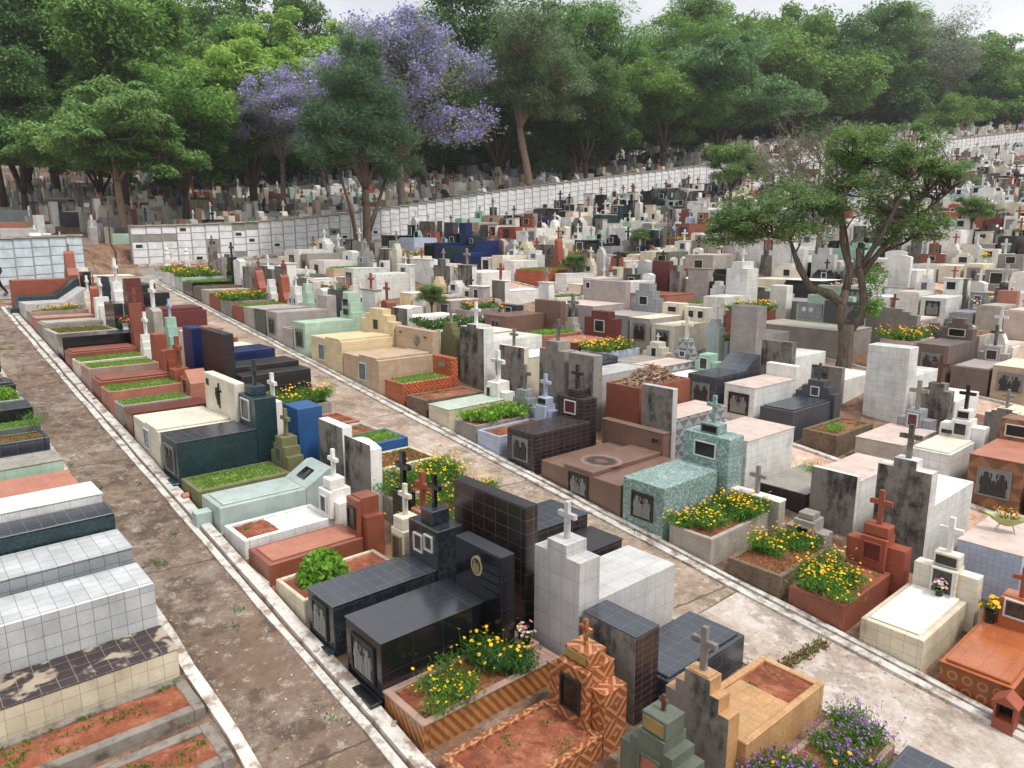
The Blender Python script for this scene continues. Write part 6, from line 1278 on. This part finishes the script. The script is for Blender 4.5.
plant('round', 'low flat shrub tree among right hand tombs', 970, 45, .55, 1.0, name='shrub', grp=None)
for px_, d_, k_, txt in ((575, 39, 'green', 'lush shrub beside pink tower tomb'), (640, 46, 'yellow', 'yellowing shrub below the niche wall tombs'), (430, 31.5, 'g', 'rounded shrub of dark leaves near white slabs')):
    plant('round', txt, px_, d_, .33, px_, name='shrub', grp='shrubs among the tombs', dz=-.1)

# ------------------------------------------------------------------ the walker whose legs show at the left edge
def person(label, loc, rz):
    t = thing('person', label, 'person', loc, rz)
    J = [(0, 0, .95), (0, .01, 1.15), (0, .02, 1.38), (0, .02, 1.5), (0, .05, 1.62), (0, .05, 1.75), (-.1, 0, .9), (-.11, .16, .5), (-.11, .1, .09), (-.11, .2, .05), (.1, 0, .9), (.11, -.14, .5), (.11, -.38, .14), (.11, -.29, .06), (-.2, .02, 1.4), (-.25, -.1, 1.13), (-.24, .04, .9), (.2, .02, 1.4), (.25, .1, 1.13), (.24, .28, .98)]
    E_ = [(0, 1), (1, 2), (2, 3), (3, 4), (4, 5), (0, 6), (6, 7), (7, 8), (8, 9), (0, 10), (10, 11), (11, 12), (12, 13), (2, 14), (14, 15), (15, 16), (2, 17), (17, 18), (18, 19)]
    rad = [.14, .13, .15, .06, .1, .09, .1, .068, .045, .04, .1, .068, .045, .04, .065, .045, .032, .065, .045, .032]
    me = bpy.data.meshes.new('body'); me.from_pydata(J, E_, []); o = bpy.data.objects.new('body', me); COL.objects.link(o); o.parent = t
    me.materials.append(MATS['black_cloth']); m = o.modifiers.new('s', 'SKIN'); lay_ = me.skin_vertices[0].data
    for i, r_ in enumerate(rad): lay_[i].radius = (r_, r_ * .85); lay_[i].use_root = i == 0
    o.modifiers.new('d', 'SUBSURF').levels = 2; o.modifiers['d'].render_levels = 2
    for sx, y, z, a in ((-.11, .16, 0, 0.), (.11, -.3, .05, -.6)):
        b = MB().mat('purple_shoe'); b.prism([(-.11, 0), (.15, 0), (.16, .04), (.05, .09), (-.02, .12), (-.11, .11)], 'x', -.045, .045); s_ = obj('shoe', b, t, (sx, y, z)); s_.rotation_euler = (a, 0, 0)
    b = MB().mat('skin'); b.lathe([(.03, -.12), (.07, -.09), (.088, 0), (.085, .06), (.05, .11), (.01, .125)], 12, (0, .06, 1.68)); obj('face', b, t)
    b = MB().mat('black_cloth'); b.lathe([(.09, -.02), (.102, .04), (.085, .1), (.03, .14)], 12, (0, .035, 1.69)); obj('hair', b, t)
    return t
person('person in dark trousers and purple shoes walking out at left edge', (4.35, 38.75, g(4.35, 38.75) + .03), R(105))

# thin moist air over the whole hillside
b = MB().mat('whitewash'); b.box(-64, 268, -44, 268, -7, 84); hz = bpy.data.objects.new('haze', b.mesh('haze')); COL.objects.link(hz); hz['kind'] = 'stuff'; hz['label'] = 'thin pale haze over the cemetery hillside'; hz['category'] = 'haze'
hm_ = bpy.data.materials.new('haze'); hm_.use_nodes = True; hm_.node_tree.nodes.clear()
pv = hm_.node_tree.nodes.new('ShaderNodeVolumePrincipled'); pv.inputs['Color'].default_value = (.93, .95, 1, 1); pv.inputs['Density'].default_value = .0004; pv.inputs['Anisotropy'].default_value = .2
mo = hm_.node_tree.nodes.new('ShaderNodeOutputMaterial'); hm_.node_tree.links.new(pv.outputs[0], mo.inputs['Volume']); hz.data.materials.clear(); hz.data.materials.append(hm_)

# ------------------------------------------------------------------ light, sky, camera
w = bpy.data.worlds.new('World'); sc.world = w; w.use_nodes = True; nt = w.node_tree; nt.nodes.clear()
N = lambda ty, **k: (lambda nd: [setattr(nd, a, v) for a, v in k.items()] and nd or nd)(nt.nodes.new(ty))
EL, AZ = R(60), R(165)      # high sun behind thin cloud, behind the viewer
sky = nt.nodes.new('ShaderNodeTexSky'); sky.sky_type = 'NISHITA'; sky.sun_disc = False; sky.sun_elevation = EL; sky.sun_rotation = AZ
tc = nt.nodes.new('ShaderNodeTexCoord'); nz = nt.nodes.new('ShaderNodeTexNoise'); nz.inputs['Scale'].default_value = 2.2; nz.inputs['Detail'].default_value = 5
mp = nt.nodes.new('ShaderNodeMapping'); mp.inputs['Scale'].default_value = (1, 1, 2.5)
nt.links.new(tc.outputs['Generated'], mp.inputs[0]); nt.links.new(mp.outputs[0], nz.inputs['Vector'])
cr = nt.nodes.new('ShaderNodeValToRGB'); cr.color_ramp.elements[0].position = .35; cr.color_ramp.elements[0].color = (6.6, 6.75, 7.0, 1); cr.color_ramp.elements[1].position = .65; cr.color_ramp.elements[1].color = (10.2, 10.2, 10.2, 1)
nt.links.new(nz.outputs[0], cr.inputs[0])
mx = nt.nodes.new('ShaderNodeMix'); mx.data_type = 'RGBA'; mx.inputs[0].default_value = .88
nt.links.new(sky.outputs[0], mx.inputs[6]); nt.links.new(cr.outputs[0], mx.inputs[7])
sz_ = nt.nodes.new('ShaderNodeSeparateXYZ'); nt.links.new(tc.outputs['Generated'], sz_.inputs[0])
mr = nt.nodes.new('ShaderNodeMapRange'); mr.inputs[1].default_value = 0; mr.inputs[2].default_value = 1; mr.inputs[3].default_value = .76; mr.inputs[4].default_value = 1.7; nt.links.new(sz_.outputs[2], mr.inputs[0])
vm = nt.nodes.new('ShaderNodeVectorMath'); vm.operation = 'SCALE'; nt.links.new(mx.outputs[2], vm.inputs[0]); nt.links.new(mr.outputs[0], vm.inputs['Scale'])
bg = nt.nodes.new('ShaderNodeBackground'); bg.inputs[1].default_value = .06; nt.links.new(vm.outputs[0], bg.inputs[0])
ow = nt.nodes.new('ShaderNodeOutputWorld'); nt.links.new(bg.outputs[0], ow.inputs[0])
sl = bpy.data.lights.new('sun', 'SUN'); sl.energy = 1.45; sl.angle = R(11); sl.color = (1, .96, .9); so = bpy.data.objects.new('sun', sl); COL.objects.link(so)
sd = Vector((math.sin(AZ) * math.cos(EL), math.cos(AZ) * math.cos(EL), math.sin(EL))); so.rotation_euler = sd.to_track_quat('Z', 'Y').to_euler(); so.location = (0, 0, 60)
cam = bpy.data.cameras.new('camera'); cam.sensor_width = 36; cam.lens = 740 / 1024 * 36; cam.clip_end = 3000; cam.clip_start = .1
co = bpy.data.objects.new('camera', cam); COL.objects.link(co); co.location = CAM; co.rotation_euler = (math.pi / 2 - PITCH, 0, -TH); sc.camera = co
sc.view_settings.view_transform = 'Standard'; sc.view_settings.look = 'None'; sc.view_settings.exposure = 1.05; sc.view_settings.gamma = 1
sc.view_settings.use_curve_mapping = False
sc.cycles.max_bounces = 5; sc.cycles.diffuse_bounces = 3; sc.cycles.glossy_bounces = 2; sc.cycles.transmission_bounces = 2; sc.cycles.caustics_reflective = False; sc.cycles.caustics_refractive = False
sc.cycles.use_denoising = True
